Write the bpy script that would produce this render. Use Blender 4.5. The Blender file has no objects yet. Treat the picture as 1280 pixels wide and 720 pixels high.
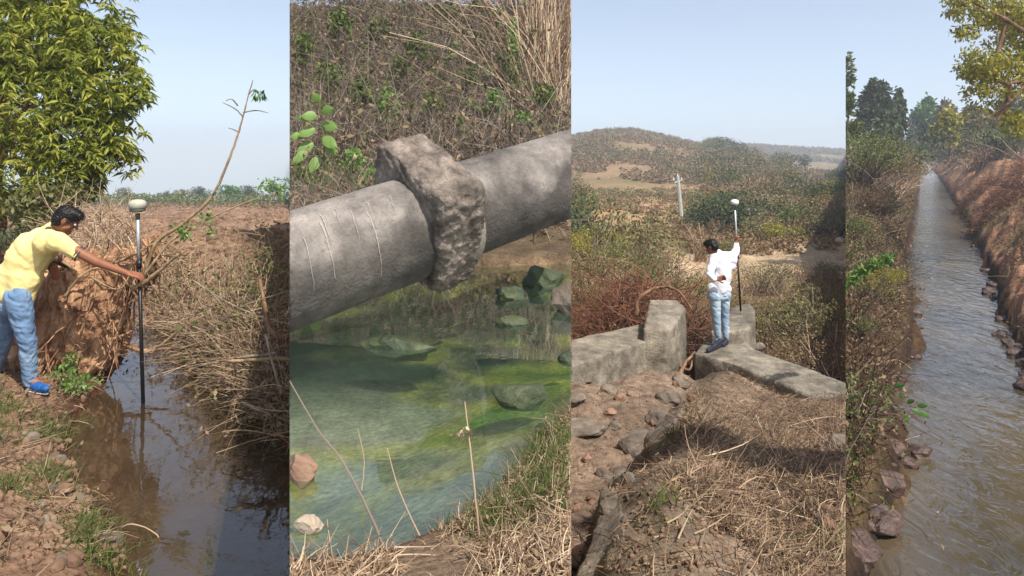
import bpy, bmesh, math, random
import numpy as np
from mathutils import Vector, Matrix
random.seed(7)
rng = np.random.default_rng(11)
sc = bpy.context.scene
C = sc.collection
F, HZ = 900.0, 190.0          # focal length in px of a 1280 wide picture, height of the horizon
# ------------------------------------------------------------------ camera, sky, sun
cam = bpy.data.cameras.new('camera'); camo = bpy.data.objects.new('camera', cam); C.objects.link(camo)
cam.sensor_width = 36; cam.lens = F/1280*36; cam.shift_y = -(360-HZ)/1280
cam.clip_start = .1; cam.clip_end = 6000
camo.location = (0, 0, 0); camo.rotation_euler = (math.radians(90), 0, 0)
sc.camera = camo
SUN_AZ, SUN_EL = 142, 54       # azimuth clockwise from the viewing direction (+Y), elevation
w = bpy.data.worlds.new('World'); sc.world = w; w.use_nodes = True
nt = w.node_tree; bg = nt.nodes['Background']
sky = nt.nodes.new('ShaderNodeTexSky'); sky.sky_type = 'NISHITA'; sky.sun_disc = False
sky.sun_elevation = math.radians(SUN_EL); sky.sun_rotation = math.radians(SUN_AZ)
sky.air_density = 1.0; sky.dust_density = 1.6; sky.ozone_density = 1.0
tcw = nt.nodes.new('ShaderNodeTexCoord'); sx = nt.nodes.new('ShaderNodeSeparateXYZ'); cx = nt.nodes.new('ShaderNodeCombineXYZ'); mxz = nt.nodes.new('ShaderNodeMath'); mxz.operation = 'MAXIMUM'; mxz.inputs[1].default_value = 0.0; mxa = nt.nodes.new('ShaderNodeMath'); mxa.operation = 'ADD'; mxa.inputs[1].default_value = .08
nt.links.new(tcw.outputs['Generated'], sx.inputs[0]); nt.links.new(sx.outputs[0], cx.inputs[0]); nt.links.new(sx.outputs[1], cx.inputs[1]); nt.links.new(sx.outputs[2], mxz.inputs[0]); nt.links.new(mxz.outputs[0], mxa.inputs[0]); nt.links.new(mxa.outputs[0], cx.inputs[2]); nt.links.new(cx.outputs[0], sky.inputs[0])
hs = nt.nodes.new('ShaderNodeHueSaturation'); hs.inputs['Saturation'].default_value = .68; hs.inputs['Value'].default_value = 1.03; nt.links.new(sky.outputs[0], hs.inputs['Color']); nt.links.new(hs.outputs[0], bg.inputs[0]); bg.inputs[1].default_value = 0.135
sd = Vector((math.sin(math.radians(SUN_AZ))*math.cos(math.radians(SUN_EL)),
             math.cos(math.radians(SUN_AZ))*math.cos(math.radians(SUN_EL)), math.sin(math.radians(SUN_EL))))
sl = bpy.data.lights.new('sun', 'SUN'); so = bpy.data.objects.new('sun', sl); C.objects.link(so)
sl.energy = 4.8; sl.angle = math.radians(.6); sl.color = (1, .94, .84)
so.rotation_euler = sd.to_track_quat('Z', 'Y').to_euler()
sc.view_settings.view_transform = 'Standard'; sc.view_settings.look = 'None'
sc.view_settings.exposure = 0.6; sc.view_settings.gamma = 1.0
# ------------------------------------------------------------------ small helpers
def W(px, py, Y): return np.array([(px-640)/F*Y, Y, (HZ-py)/F*Y])
def lin(c):
    return tuple(((v/255)/12.92 if v/255 <= .04045 else ((v/255+.055)/1.055)**2.4) for v in c)
def L4(c): return (*lin(c), 1)
def nz(x, y, s=1.0, seed=0):   # smooth value noise -1..1
    x = np.asarray(x, float)/s + seed*17.3; y = np.asarray(y, float)/s + seed*9.1
    xi = np.floor(x).astype(np.int64); yi = np.floor(y).astype(np.int64)
    fx = x-xi; fy = y-yi; fx = fx*fx*(3-2*fx); fy = fy*fy*(3-2*fy)
    def h(a, b):
        n = (a*374761393 + b*668265263 + seed*974711) & 0x7fffffff
        n = ((n ^ (n >> 13))*1274126177) & 0x7fffffff
        return ((n ^ (n >> 16)) & 0xffff)/32767.5-1
    return (h(xi, yi)*(1-fx)+h(xi+1, yi)*fx)*(1-fy)+(h(xi, yi+1)*(1-fx)+h(xi+1, yi+1)*fx)*fy
def fbm(x, y, s=1.0, o=4, seed=0):
    r = 0
    for i in range(o): r = r+nz(x, y, s/2**i, seed+i)*.55**i
    return r
def n3(v, s, seed=0, o=3):
    return (fbm(v[:, 0]+v[:, 2]*.7, v[:, 1]-v[:, 2]*.6, s, o, seed)+fbm(v[:, 2]+3.1, v[:, 0]*.8+v[:, 1]*.5, s, o, seed+5))*.5
def sm(a, b, x): t = np.clip((x-a)/(b-a), 0, 1); return t*t*(3-2*t)
# ------------------------------------------------------------------ materials
MATS = {}
def mat(name, cols, scale=5, rough=.85, bump=.3, bscale=None, obj=False, island=0., trans=0., metal=0., spec=.3, stretch=None, contrast=.22, objr=0., detail=6, blotch=0., bsc=1.3):
    m = bpy.data.materials.new(name); m.use_nodes = True; nt = m.node_tree; N = nt.nodes; Lk = nt.links
    b = N['Principled BSDF']; b.inputs['Roughness'].default_value = rough; b.inputs['Metallic'].default_value = metal
    b.inputs['Specular IOR Level'].default_value = spec
    if obj: src = N.new('ShaderNodeTexCoord').outputs['Object']
    else: src = N.new('ShaderNodeNewGeometry').outputs['Position']
    if stretch:
        mp = N.new('ShaderNodeMapping'); mp.inputs['Scale'].default_value = stretch; Lk.new(src, mp.inputs[0]); src = mp.outputs[0]
    n = N.new('ShaderNodeTexNoise'); n.inputs['Scale'].default_value = scale; n.inputs['Detail'].default_value = detail; n.inputs['Roughness'].default_value = .62
    Lk.new(src, n.inputs['Vector']); fac = n.outputs[0]
    def mixf(a, bb, f):
        mx = N.new('ShaderNodeMix'); mx.data_type = 'FLOAT'; mx.inputs[0].default_value = f; Lk.new(a, mx.inputs[2]); Lk.new(bb, mx.inputs[3]); return mx.outputs[0]
    if island:
        g = N.new('ShaderNodeNewGeometry'); fac = mixf(fac, g.outputs['Random Per Island'], island)
    if objr:
        g = N.new('ShaderNodeObjectInfo'); fac = mixf(fac, g.outputs['Random'], objr)
    r = N.new('ShaderNodeValToRGB'); el = r.color_ramp.elements
    while len(el) < len(cols): el.new(.5)
    ct = contrast + (.2 if island or objr else 0)
    for i, c in enumerate(cols):
        el[i].position = .5-ct+2*ct*i/max(1, len(cols)-1); el[i].color = L4(c)
    Lk.new(fac, r.inputs[0]); Lk.new(r.outputs[0], b.inputs['Base Color'])
    if blotch:                                        # weather stains: large soft patches and fine dark specks
        out = r.outputs[0]
        for s_, lo, hi, a0, a1 in ((bsc, 1-blotch, 1.08, .38, .6), (bsc*5.5, 1-blotch*.7, 1.1, .36, .58), (bsc*32, 1-blotch*.6, 1.06, .34, .48)):
            nb = N.new('ShaderNodeTexNoise'); nb.inputs['Scale'].default_value = s_; nb.inputs['Detail'].default_value = 7; nb.inputs['Roughness'].default_value = .7; Lk.new(src, nb.inputs['Vector'])
            mr = N.new('ShaderNodeMapRange'); mr.inputs[1].default_value = a0; mr.inputs[2].default_value = a1; mr.inputs[3].default_value = lo; mr.inputs[4].default_value = hi
            Lk.new(nb.outputs[0], mr.inputs[0]); mv = N.new('ShaderNodeVectorMath'); mv.operation = 'SCALE'; Lk.new(out, mv.inputs[0]); Lk.new(mr.outputs[0], mv.inputs['Scale']); out = mv.outputs[0]
        Lk.new(out, b.inputs['Base Color'])
    if bump:
        n2 = N.new('ShaderNodeTexNoise'); n2.inputs['Scale'].default_value = bscale or scale*4; n2.inputs['Detail'].default_value = 8
        Lk.new(src, n2.inputs['Vector']); bp = N.new('ShaderNodeBump'); bp.inputs['Strength'].default_value = bump; bp.inputs['Distance'].default_value = .6/(bscale or scale*4)
        Lk.new(n2.outputs[0], bp.inputs['Height']); Lk.new(bp.outputs[0], b.inputs['Normal'])
    if trans:
        t = N.new('ShaderNodeBsdfTranslucent'); Lk.new(r.outputs[0], t.inputs[0]); ms = N.new('ShaderNodeMixShader'); ms.inputs[0].default_value = trans
        Lk.new(b.outputs[0], ms.inputs[1]); Lk.new(t.outputs[0], ms.inputs[2]); Lk.new(ms.outputs[0], N['Material Output'].inputs[0])
    MATS[name] = m; return m
def leafm(name, cols, trans=.3, rough=.5, island=.55): return mat(name, cols, 1.5, rough, 0, island=island, trans=trans, spec=.35)
mat('twig_dry', [(70, 52, 40), (120, 96, 76), (170, 146, 120), (196, 176, 150)], 3, .9, 0, island=.7)
mat('twig_red', [(66, 42, 32), (108, 70, 52), (142, 100, 76)], 3, .9, 0, island=.7)
mat('twig_grey', [(60, 52, 46), (104, 92, 82), (148, 134, 120)], 3, .9, 0, island=.7)
mat('twig_dark', [(38, 28, 22), (66, 48, 36), (96, 72, 54)], 3, .9, 0, island=.7)
mat('straw', [(84, 66, 52), (126, 102, 80), (160, 136, 110), (190, 172, 146)], 3, .9, 0, island=.7)
mat('litter_brown', [(50, 38, 30), (88, 70, 54), (120, 98, 78), (156, 136, 110)], 3, .9, 0, island=.7)
leafm('leaf_mango', [(52, 68, 22), (98, 110, 36), (146, 150, 54), (198, 188, 92)], .4, .6)
leafm('leaf_olive', [(74, 72, 40), (104, 104, 60), (132, 130, 82)])
leafm('leaf_green', [(34, 66, 22), (62, 104, 34), (98, 140, 50)])
leafm('leaf_bright', [(56, 84, 36), (82, 116, 50), (116, 142, 70), (140, 154, 88)], .28)
leafm('leaf_scrub', [(74, 70, 44), (98, 92, 56), (122, 114, 74), (136, 122, 86)], .2, .8)
leafm('leaf_scrub_green', [(56, 68, 34), (84, 96, 46), (114, 122, 62)], .25, .7)
leafm('leaf_scrub_dry', [(92, 76, 54), (124, 102, 74), (146, 124, 92)], .2, .9)
leafm('leaf_dark', [(42, 54, 34), (62, 74, 46), (86, 94, 62)], .2, .7)
leafm('leaf_yellow', [(84, 92, 30), (128, 128, 42), (168, 156, 56), (104, 112, 40)], .35)
leafm('leaf_dead', [(84, 66, 50), (116, 96, 74), (146, 126, 98)], .15, .9)
mat('bark', [(70, 50, 36), (112, 84, 62), (146, 116, 88)], 9, .9, .6, stretch=(1, 1, .25))
mat('bark_pale', [(96, 84, 72), (132, 118, 100), (160, 146, 126)], 9, .9, .6, stretch=(1, 1, .25))
mat('branch_tan', [(98, 80, 58), (136, 114, 84), (168, 144, 110)], 14, .8, .4)
mat('root_wood', [(78, 54, 40), (126, 92, 68), (166, 130, 100), (194, 160, 128)], 8, .9, 1.0, bscale=38, stretch=(1, 1, .4))
mat('concrete', [(96, 90, 82), (136, 128, 116), (164, 154, 140), (178, 170, 154)], 2.2, .9, .5, bscale=60, contrast=.25)
mat('concrete_rough', [(52, 46, 42), (98, 88, 80), (130, 118, 108), (160, 148, 138)], 14, .95, 1.0, bscale=60, contrast=.3, blotch=.5, bsc=6)
mat('concrete_tan', [(78, 72, 62), (112, 104, 92), (134, 126, 112), (96, 88, 76)], 2.6, .93, .8, bscale=34, contrast=.25, blotch=.5, bsc=1.1)
mat('rock_grey', [(66, 58, 50), (100, 90, 80), (140, 128, 114)], 5, .92, .7, bscale=28)
mat('rock_brown', [(74, 54, 42), (112, 86, 70), (150, 122, 102)], 5, .92, .7, bscale=28)
mat('rock_pale', [(128, 112, 96), (168, 152, 134), (196, 182, 164)], 6, .9, .6, bscale=28)
mat('rock_wet', [(44, 32, 28), (72, 54, 48), (102, 82, 74)], 5, .62, .7, bscale=24, spec=.5)
mat('rock_algae', [(34, 44, 34), (58, 66, 44), (84, 86, 60)], 6, .6, .7, bscale=28)
mat('soil_clod', [(78, 58, 46), (112, 88, 70), (140, 114, 92)], 5, .95, .5)
mat('shirt_yellow', [(196, 180, 116), (214, 198, 134), (224, 210, 150)], 3, .85, .25, bscale=500)
mat('shirt_trim', [(58, 60, 62), (76, 78, 80)], 30, .85, 0)
mat('shirt_white', [(196, 198, 206), (216, 218, 226)], 3, .85, .15, bscale=300)
mat('skin', [(120, 76, 54), (140, 92, 68)], 9, .55, .05)
mat('hair_black', [(10, 9, 9), (26, 22, 20)], 60, .45, .6, bscale=200)
mat('shoe_blue', [(20, 66, 128), (36, 98, 164)], 20, .6, .2)
mat('shoe_dark', [(22, 24, 34), (40, 42, 54)], 20, .6, .2)
mat('shoe_sole', [(190, 190, 188), (214, 214, 210)], 20, .7, 0)
mat('receiver_grey', [(150, 148, 132), (170, 168, 152)], 20, .5, 0)
mat('receiver_white', [(196, 198, 200), (214, 216, 216)], 20, .45, 0)
mat('receiver_dark', [(70, 74, 66), (86, 90, 80)], 20, .5, 0)
mat('pole_silver', [(168, 172, 178), (192, 196, 200)], 20, .3, 0, metal=.6)
mat('pole_black', [(14, 14, 16), (26, 26, 28)], 20, .4, 0)
mat('phone_black', [(12, 12, 14), (20, 20, 24)], 20, .2, 0)
mat('post_concrete', [(150, 148, 144), (176, 174, 170)], 6, .9, .2)
mat('wire', [(60, 62, 66), (70, 72, 76)], 6, .6, 0)
mat('eye_white', [(200, 196, 190), (210, 206, 200)], 6, .3, 0)
def jeans(name, a, b2, c):
    return mat(name, [a, b2, c], 2.6, .9, .35, bscale=260, contrast=.3, detail=3)
jeans('jeans_blue', (62, 84, 118), (96, 122, 152), (146, 162, 178))
jeans('jeans_pale', (104, 126, 148), (138, 158, 176), (168, 184, 196))
def ground_mat():
    m = bpy.data.materials.new('earth'); m.use_nodes = True; nt = m.node_tree; N = nt.nodes; Lk = nt.links
    b = N['Principled BSDF']; b.inputs['Roughness'].default_value = .95; b.inputs['Specular IOR Level'].default_value = .15
    a = N.new('ShaderNodeAttribute'); a.attribute_name = 'tint'; g = N.new('ShaderNodeNewGeometry')
    out = a.outputs['Color']
    for s, lo, hi in ((9, .62, 1.35), (70, .66, 1.3), (1.1, .82, 1.16)):
        n = N.new('ShaderNodeTexNoise'); n.inputs['Scale'].default_value = s; n.inputs['Detail'].default_value = 5; Lk.new(g.outputs['Position'], n.inputs['Vector'])
        mr = N.new('ShaderNodeMapRange'); mr.inputs[1].default_value = .32; mr.inputs[2].default_value = .68; mr.inputs[3].default_value = lo; mr.inputs[4].default_value = hi
        Lk.new(n.outputs[0], mr.inputs[0]); mx = N.new('ShaderNodeVectorMath'); mx.operation = 'SCALE'; Lk.new(out, mx.inputs[0]); Lk.new(mr.outputs[0], mx.inputs['Scale']); out = mx.outputs[0]
    Lk.new(out, b.inputs['Base Color'])
    n = N.new('ShaderNodeTexNoise'); n.inputs['Scale'].default_value = 30; n.inputs['Detail'].default_value = 9; n.inputs['Roughness'].default_value = .65; Lk.new(g.outputs['Position'], n.inputs['Vector'])
    bp = N.new('ShaderNodeBump'); bp.inputs['Strength'].default_value = .8; bp.inputs['Distance'].default_value = .04; Lk.new(n.outputs[0], bp.inputs['Height']); Lk.new(bp.outputs[0], b.inputs['Normal'])
    MATS['earth'] = m
ground_mat()
def water_mat(name, col, col2, rough, wave, bump, clear=0., stretch=(1, 1, 1), cs=1.5):
    m = bpy.data.materials.new(name); m.use_nodes = True; nt = m.node_tree; N = nt.nodes; Lk = nt.links
    b = N['Principled BSDF']; b.inputs['Roughness'].default_value = rough; b.inputs['IOR'].default_value = 1.33 if name != 'water_canal' else 1.6
    g = N.new('ShaderNodeNewGeometry'); mp = N.new('ShaderNodeMapping'); mp.inputs['Scale'].default_value = stretch; Lk.new(g.outputs['Position'], mp.inputs[0])
    n = N.new('ShaderNodeTexNoise'); n.inputs['Scale'].default_value = cs; n.inputs['Detail'].default_value = 4; Lk.new(mp.outputs[0], n.inputs['Vector'])
    r = N.new('ShaderNodeValToRGB'); r.color_ramp.elements[0].position = .35; r.color_ramp.elements[1].position = .65
    r.color_ramp.elements[0].color = L4(col); r.color_ramp.elements[1].color = L4(col2); Lk.new(n.outputs[0], r.inputs[0]); Lk.new(r.outputs[0], b.inputs['Base Color'])
    n2 = N.new('ShaderNodeTexNoise'); n2.inputs['Scale'].default_value = wave; n2.inputs['Detail'].default_value = 3; n2.inputs['Distortion'].default_value = .8; Lk.new(mp.outputs[0], n2.inputs['Vector'])
    bp = N.new('ShaderNodeBump'); bp.inputs['Strength'].default_value = 1; bp.inputs['Distance'].default_value = bump; Lk.new(n2.outputs[0], bp.inputs['Height']); Lk.new(bp.outputs[0], b.inputs['Normal'])
    if clear:
        lw = N.new('ShaderNodeLayerWeight'); lw.inputs[0].default_value = .5; Lk.new(bp.outputs[0], lw.inputs['Normal'])   # Schlick's Fresnel, alike from above and below
        pw = N.new('ShaderNodeMath'); pw.operation = 'POWER'; pw.inputs[1].default_value = 4.0; Lk.new(lw.outputs['Facing'], pw.inputs[0])
        fr = N.new('ShaderNodeMath'); fr.operation = 'MULTIPLY_ADD'; fr.inputs[1].default_value = .9; fr.inputs[2].default_value = .12; fr.use_clamp = True; Lk.new(pw.outputs[0], fr.inputs[0])
        gl = N.new('ShaderNodeBsdfGlossy'); gl.inputs['Roughness'].default_value = rough; Lk.new(bp.outputs[0], gl.inputs['Normal'])
        tr = N.new('ShaderNodeBsdfTransparent'); tr.inputs[0].default_value = (.8, .9, .8, 1)
        df = N.new('ShaderNodeBsdfDiffuse'); Lk.new(r.outputs[0], df.inputs[0])
        m1 = N.new('ShaderNodeMixShader'); m1.inputs[0].default_value = 1-clear; Lk.new(tr.outputs[0], m1.inputs[1]); Lk.new(df.outputs[0], m1.inputs[2])
        m2 = N.new('ShaderNodeMixShader'); Lk.new(fr.outputs[0], m2.inputs[0]); Lk.new(m1.outputs[0], m2.inputs[1]); Lk.new(gl.outputs[0], m2.inputs[2])
        Lk.new(m2.outputs[0], N['Material Output'].inputs[0])
    MATS[name] = m
water_mat('water_brown', (68, 54, 40), (84, 70, 52), .03, 5, .002, .42, cs=1.0)
water_mat('water_pool', (70, 100, 76), (112, 134, 116), .02, 6, .0008, .9, cs=1.6)
water_mat('water_canal', (58, 52, 42), (86, 74, 56), .05, 3.2, .04, 0, (1.3, .6, 1), cs=.35)
# ------------------------------------------------------------------ meshes from arrays
PANEL = [None]; BOUNDS = {1: (-9999, 362), 2: (362, 714), 3: (714, 1057), 4: (1057, 9999)}; CLIP = []; CAPS = set()
def mkmesh(name, v, f, mi=None, mats=(), smooth=False):
    """v (n,3) ; f list of int arrays (m,3) or (m,4) ; mi material index per face array"""
    v = np.ascontiguousarray(v, np.float32); me = bpy.data.meshes.new(name); me.vertices.add(len(v)); me.vertices.foreach_set('co', v.ravel())
    f = [np.asarray(a, np.int32) for a in f if len(a)]
    tot = np.concatenate([np.full(len(a), a.shape[1], np.int32) for a in f]); idx = np.concatenate([a.ravel() for a in f])
    st = np.concatenate([[0], np.cumsum(tot)[:-1]]).astype(np.int32)
    me.loops.add(len(idx)); me.loops.foreach_set('vertex_index', idx); me.polygons.add(len(tot)); me.polygons.foreach_set('loop_start', st); me.polygons.foreach_set('loop_total', tot)
    for m in mats: me.materials.append(MATS[m])
    if mi is not None: me.polygons.foreach_set('material_index', np.concatenate([np.full(len(a), i, np.int32) for a, i in zip(f, mi)]))
    me.polygons.foreach_set('use_smooth', np.full(len(tot), smooth)); me.update(calc_edges=True); me.validate(); return me
class MB:
    def __init__(s): s.v = []; s.f = []; s.m = []; s.n = 0
    def add(s, v, f, m=0):
        v = np.asarray(v, float)
        if len(v) == 0: return s
        f = f if isinstance(f, list) else [f]
        for a in f:
            if len(a): s.f.append(np.asarray(a)+s.n); s.m.append(m)
        s.v.append(v); s.n += len(v); return s
    def mesh(s, name, mats, smooth=False): return mkmesh(name, np.concatenate(s.v), s.f, s.m, mats if isinstance(mats, (list, tuple)) else [mats], smooth)
def props(o, label=None, cat=None, group=None, kind=None):
    if label: o['label'] = label
    if cat: o['category'] = cat
    if group: o['group'] = group
    if kind: o['kind'] = kind
    return o
def root(name, loc, label, cat, group=None):
    o = bpy.data.objects.new(name, None); C.objects.link(o); o.location = tuple(float(a) for a in loc); o.empty_display_size = .2
    return props(o, label, cat, group)
def worldloc(p):
    l = Vector((0, 0, 0))
    while p: l = l+p.location; p = p.parent
    return l
def put(name, me, parent=None, local=False, **k):
    """link a mesh whose vertices are world coordinates (or local=True)"""
    o = bpy.data.objects.new(name, me); C.objects.link(o)
    if not local:
        if parent: off = worldloc(parent)
        else:
            n = len(me.vertices); a = np.empty(n*3, np.float32); me.vertices.foreach_get('co', a); a = a.reshape(-1, 3)
            off = Vector((float(a[:, 0].mean()), float(a[:, 1].mean()), float(a[:, 2].min()))) if k.get('kind') != 'structure' else Vector((0, 0, 0)); o.location = off
        me.transform(Matrix.Translation(-off))
    if parent: o.parent = parent
    props(o, **k)
    if PANEL[0] and k.get('kind') != 'structure': CLIP.append((o, PANEL[0]))
    return o
def copytree(r, loc, rz, s, name=None, **k):
    c = r.copy(); C.objects.link(c); c.location = tuple(float(a) for a in loc); c.rotation_euler = (0, 0, rz); c.scale = (s if hasattr(s, '__len__') else (s, s, s))
    props(c, **k)
    if c.type == 'MESH': CLIP.append((c, PANEL[0]))
    for ch in [o for o in r.children]:
        d = ch.copy(); C.objects.link(d); d.parent = c; CLIP.append((d, PANEL[0]))
    return c
def tubes(P, R, sides=4, cap=False):
    P = np.asarray(P, float); n, k, _ = P.shape; R = np.broadcast_to(R, (n, k))
    T = np.gradient(P, axis=1); T /= np.linalg.norm(T, axis=2, keepdims=True)+1e-9
    up = np.where(np.abs(T[:, :1, 2:3]) > .9, np.array([1., 0, 0]), np.array([0, 0, 1.])); up = np.broadcast_to(up, T.shape)
    A = np.cross(T, up); A /= np.linalg.norm(A, axis=2, keepdims=True)+1e-9; B = np.cross(A, T)
    an = np.arange(sides)/sides*2*math.pi
    V = P[:, :, None, :]+R[:, :, None, None]*(A[:, :, None, :]*np.cos(an)[None, None, :, None]+B[:, :, None, :]*np.sin(an)[None, None, :, None])
    I = np.arange(n*k*sides).reshape(n, k, sides); J = np.roll(I, -1, axis=2)
    q = np.stack([I[:, :-1], J[:, :-1], J[:, 1:], I[:, 1:]], -1).reshape(-1, 4)
    fs = [q]
    if cap:
        if sides == 4: fs.append(I[:, 0, ::-1].reshape(-1, 4)); fs.append(I[:, -1].reshape(-1, 4))
        else:
            for s in range(1, sides-1):
                fs.append(np.stack([I[:, 0, 0], I[:, 0, s+1], I[:, 0, s]], -1)); fs.append(np.stack([I[:, -1, 0], I[:, -1, s], I[:, -1, s+1]], -1))
    return V.reshape(-1, 3), fs
def unit(v): return v/(np.linalg.norm(v, axis=-1, keepdims=True)+1e-9)
def curls(base, d, ln, bend=.3, k=5, wig=.05, sag=0.):
    n = len(base); t = np.linspace(0, 1, k)[None, :, None]; ln = np.broadcast_to(ln, n)[:, None, None]
    bv = unit(rng.normal(size=(n, 3)))*bend
    P = base[:, None, :]+ln*(unit(d)[:, None, :]*t+bv[:, None, :]*t**2+rng.normal(size=(n, k, 3))*wig*t)
    P[:, :, 2] -= (ln*sag*t**2)[:, :, 0]
    return P
def taper(n, k, r0, r1=.35): return np.broadcast_to(r0, n)[:, None]*np.linspace(1, r1, k)[None, :]
def leaves(c, L, wd=.4, droop=0., d=None, two=False):
    """kite shaped leaves starting at c"""
    n = len(c); L = np.broadcast_to(L, n)[:, None]
    if d is None: d = rng.normal(size=(n, 3))
    d = unit(d); d[:, 2] -= droop; d = unit(d)
    s = unit(np.cross(d, rng.normal(size=(n, 3)))); nn = np.cross(d, s)
    if not two:
        V = np.stack([c, c+L*(d*.45+s*wd*.5), c+L*d, c+L*(d*.45-s*wd*.5)], 1); I = np.arange(n*4).reshape(n, 4); return V.reshape(-1, 3), [I]
    d2 = unit(d+np.array([0, 0, -.5])); m = c+L*d*.5; e = m+L*d2*.5
    V = np.stack([c, c+L*(d*.3+s*wd*.42), m+s*L*wd*.42+nn*L*.03, e, m-s*L*wd*.42+nn*L*.03, c+L*(d*.3-s*wd*.42), m-nn*L*.03], 1)
    I = np.arange(n*7).reshape(n, 7)
    return V.reshape(-1, 3), [I[:, [0, 1, 2, 6]], I[:, [0, 6, 4, 5]], I[:, [6, 2, 3]], I[:, [6, 3, 4]]]
def ico(sub=2):
    bm = bmesh.new(); bmesh.ops.create_icosphere(bm, subdivisions=sub, radius=1); v = np.array([x.co[:] for x in bm.verts]); f = np.array([[a.index for a in p.verts] for p in bm.faces]); bm.free(); return v, f
ICO = {s: ico(s) for s in (1, 2, 3, 4)}
def rockv(c, r, sub=3, rough=.25, seed=0, flat=None):
    v, f = ICO[sub]; v = v.copy(); q = unit(np.random.default_rng(seed).normal(size=(9, 3)))
    for a in q:                                   # chop by planes: faceted rock
        t = v@a; lim = .62+.3*((seed*7+int(a[0]*99)) % 10)/10; v -= np.maximum(t-lim, 0)[:, None]*a
    v *= (1+rough*n3(v, .9, seed))[:, None]; v = v*np.asarray(r)+np.asarray(c); return v, f
def blobs(bl, n, shell=.5, gap=None, gs=.5):
    """points in a union of ellipsoids (cx,cy,cz,rx,ry,rz)"""
    bl = np.array(bl, float); vol = bl[:, 3]*bl[:, 4]*bl[:, 5]; vol = vol**.75; k = rng.choice(len(bl), n, p=vol/vol.sum())
    d = unit(rng.normal(size=(n, 3))); r = rng.uniform(shell, 1, n)**.6; p = bl[k, :3]+d*r[:, None]*bl[k, 3:]
    if gap is not None:
        g = n3(p, gs, 3); p = p[g > (gap if np.mean(g > gap) > .4 else np.quantile(g, .4))]
    return p
# ------------------------------------------------------------------ the lie of the land
WZ = {1: -2.275, 2: -.58, 4: -4.0}
def onplane(pts, z): return np.array([[(px-640)/F*(z*F/(HZ-py)), z*F/(HZ-py)] for px, py in pts])
SH = {
 1: (onplane([(60, 6000), (120, 960), (150, 800), (158, 720), (150, 672), (126, 632), (98, 600), (84, 570), (92, 532), (104, 508), (128, 484), (160, 440), (168, 405), (150, 375), (110, 352), (50, 335), (-60, 322), (-300, 300)], WZ[1]),
     onplane([(900, 6000), (520, 800), (430, 640), (362, 566), (330, 532), (290, 500), (264, 470), (236, 448), (206, 415), (188, 390), (182, 368), (150, 344), (60, 322), (-60, 308), (-300, 288)], WZ[1])),
 2: (onplane([(200, 740), (362, 712), (430, 714), (500, 696), (560, 668), (612, 634), (652, 585), (694, 532), (760, 470), (900, 430)], WZ[2]),
     onplane([(120, 300), (300, 276), (362, 272), (385, 274), (400, 290), (430, 312), (500, 330), (600, 335), (660, 332), (714, 330), (800, 325), (1000, 320)], WZ[2])),
 4: (onplane([(700, 9000), (1040, 860), (1070, 770), (1090, 720), (1100, 690), (1116, 640), (1126, 600), (1122, 560), (1122, 510), (1130, 470), (1143, 430), (1143, 390), (1135, 350), (1131, 325), (1141, 285), (1146, 250), (1149, 225), (1151, 208), (1153, 199)], WZ[4]),
     onplane([(2600, 9000), (1420, 860), (1340, 600), (1295, 500), (1279, 460), (1262, 420), (1252, 390), (1244, 360), (1230, 325), (1212, 288), (1196, 258), (1184, 238), (1173, 220), (1164, 208), (1158, 199)], WZ[4]))}
def segd(X, Y, pl):
    best = np.full(X.shape, 1e9)
    for a, b in zip(pl[:-1], pl[1:]):
        d = b-a; t = np.clip(((X-a[0])*d[0]+(Y-a[1])*d[1])/(d@d), 0, 1); best = np.minimum(best, np.hypot(X-a[0]-t*d[0], Y-a[1]-t*d[1]))
    return best
def shore(X, Y, p):
    """signed distance to the water's edge (>0 on land) and True where the near/left bank is closer"""
    A, B = SH[p]; dl = segd(X, Y, A); dr = segd(X, Y, B); poly = np.concatenate([A, B[::-1]]); ins = np.zeros(X.shape, bool)
    for (x1, y1), (x2, y2) in zip(poly, np.roll(poly, -1, axis=0)):
        c = ((y1 > Y) != (y2 > Y)); ins ^= c & (X < (x2-x1)*(Y-y1)/(y2-y1+1e-12)+x1)
    return np.where(ins, -1, 1)*np.minimum(dl, dr), dl < dr
EDGE3 = [(3.05, 716), (3.5, 742), (4.1, 765), (5.4, 800), (7.4, 835), (9.4, 868), (12, 880)]
HR = ([600, 714, 745, 790, 850, 900, 945, 1000, 1057, 1200], [185, 173, 166, 165, 176, 187, 200, 212, 218, 222])
HF = ([600, 880, 935, 1000, 1057, 1200], [200, 188, 184, 186, 190, 194])
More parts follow.
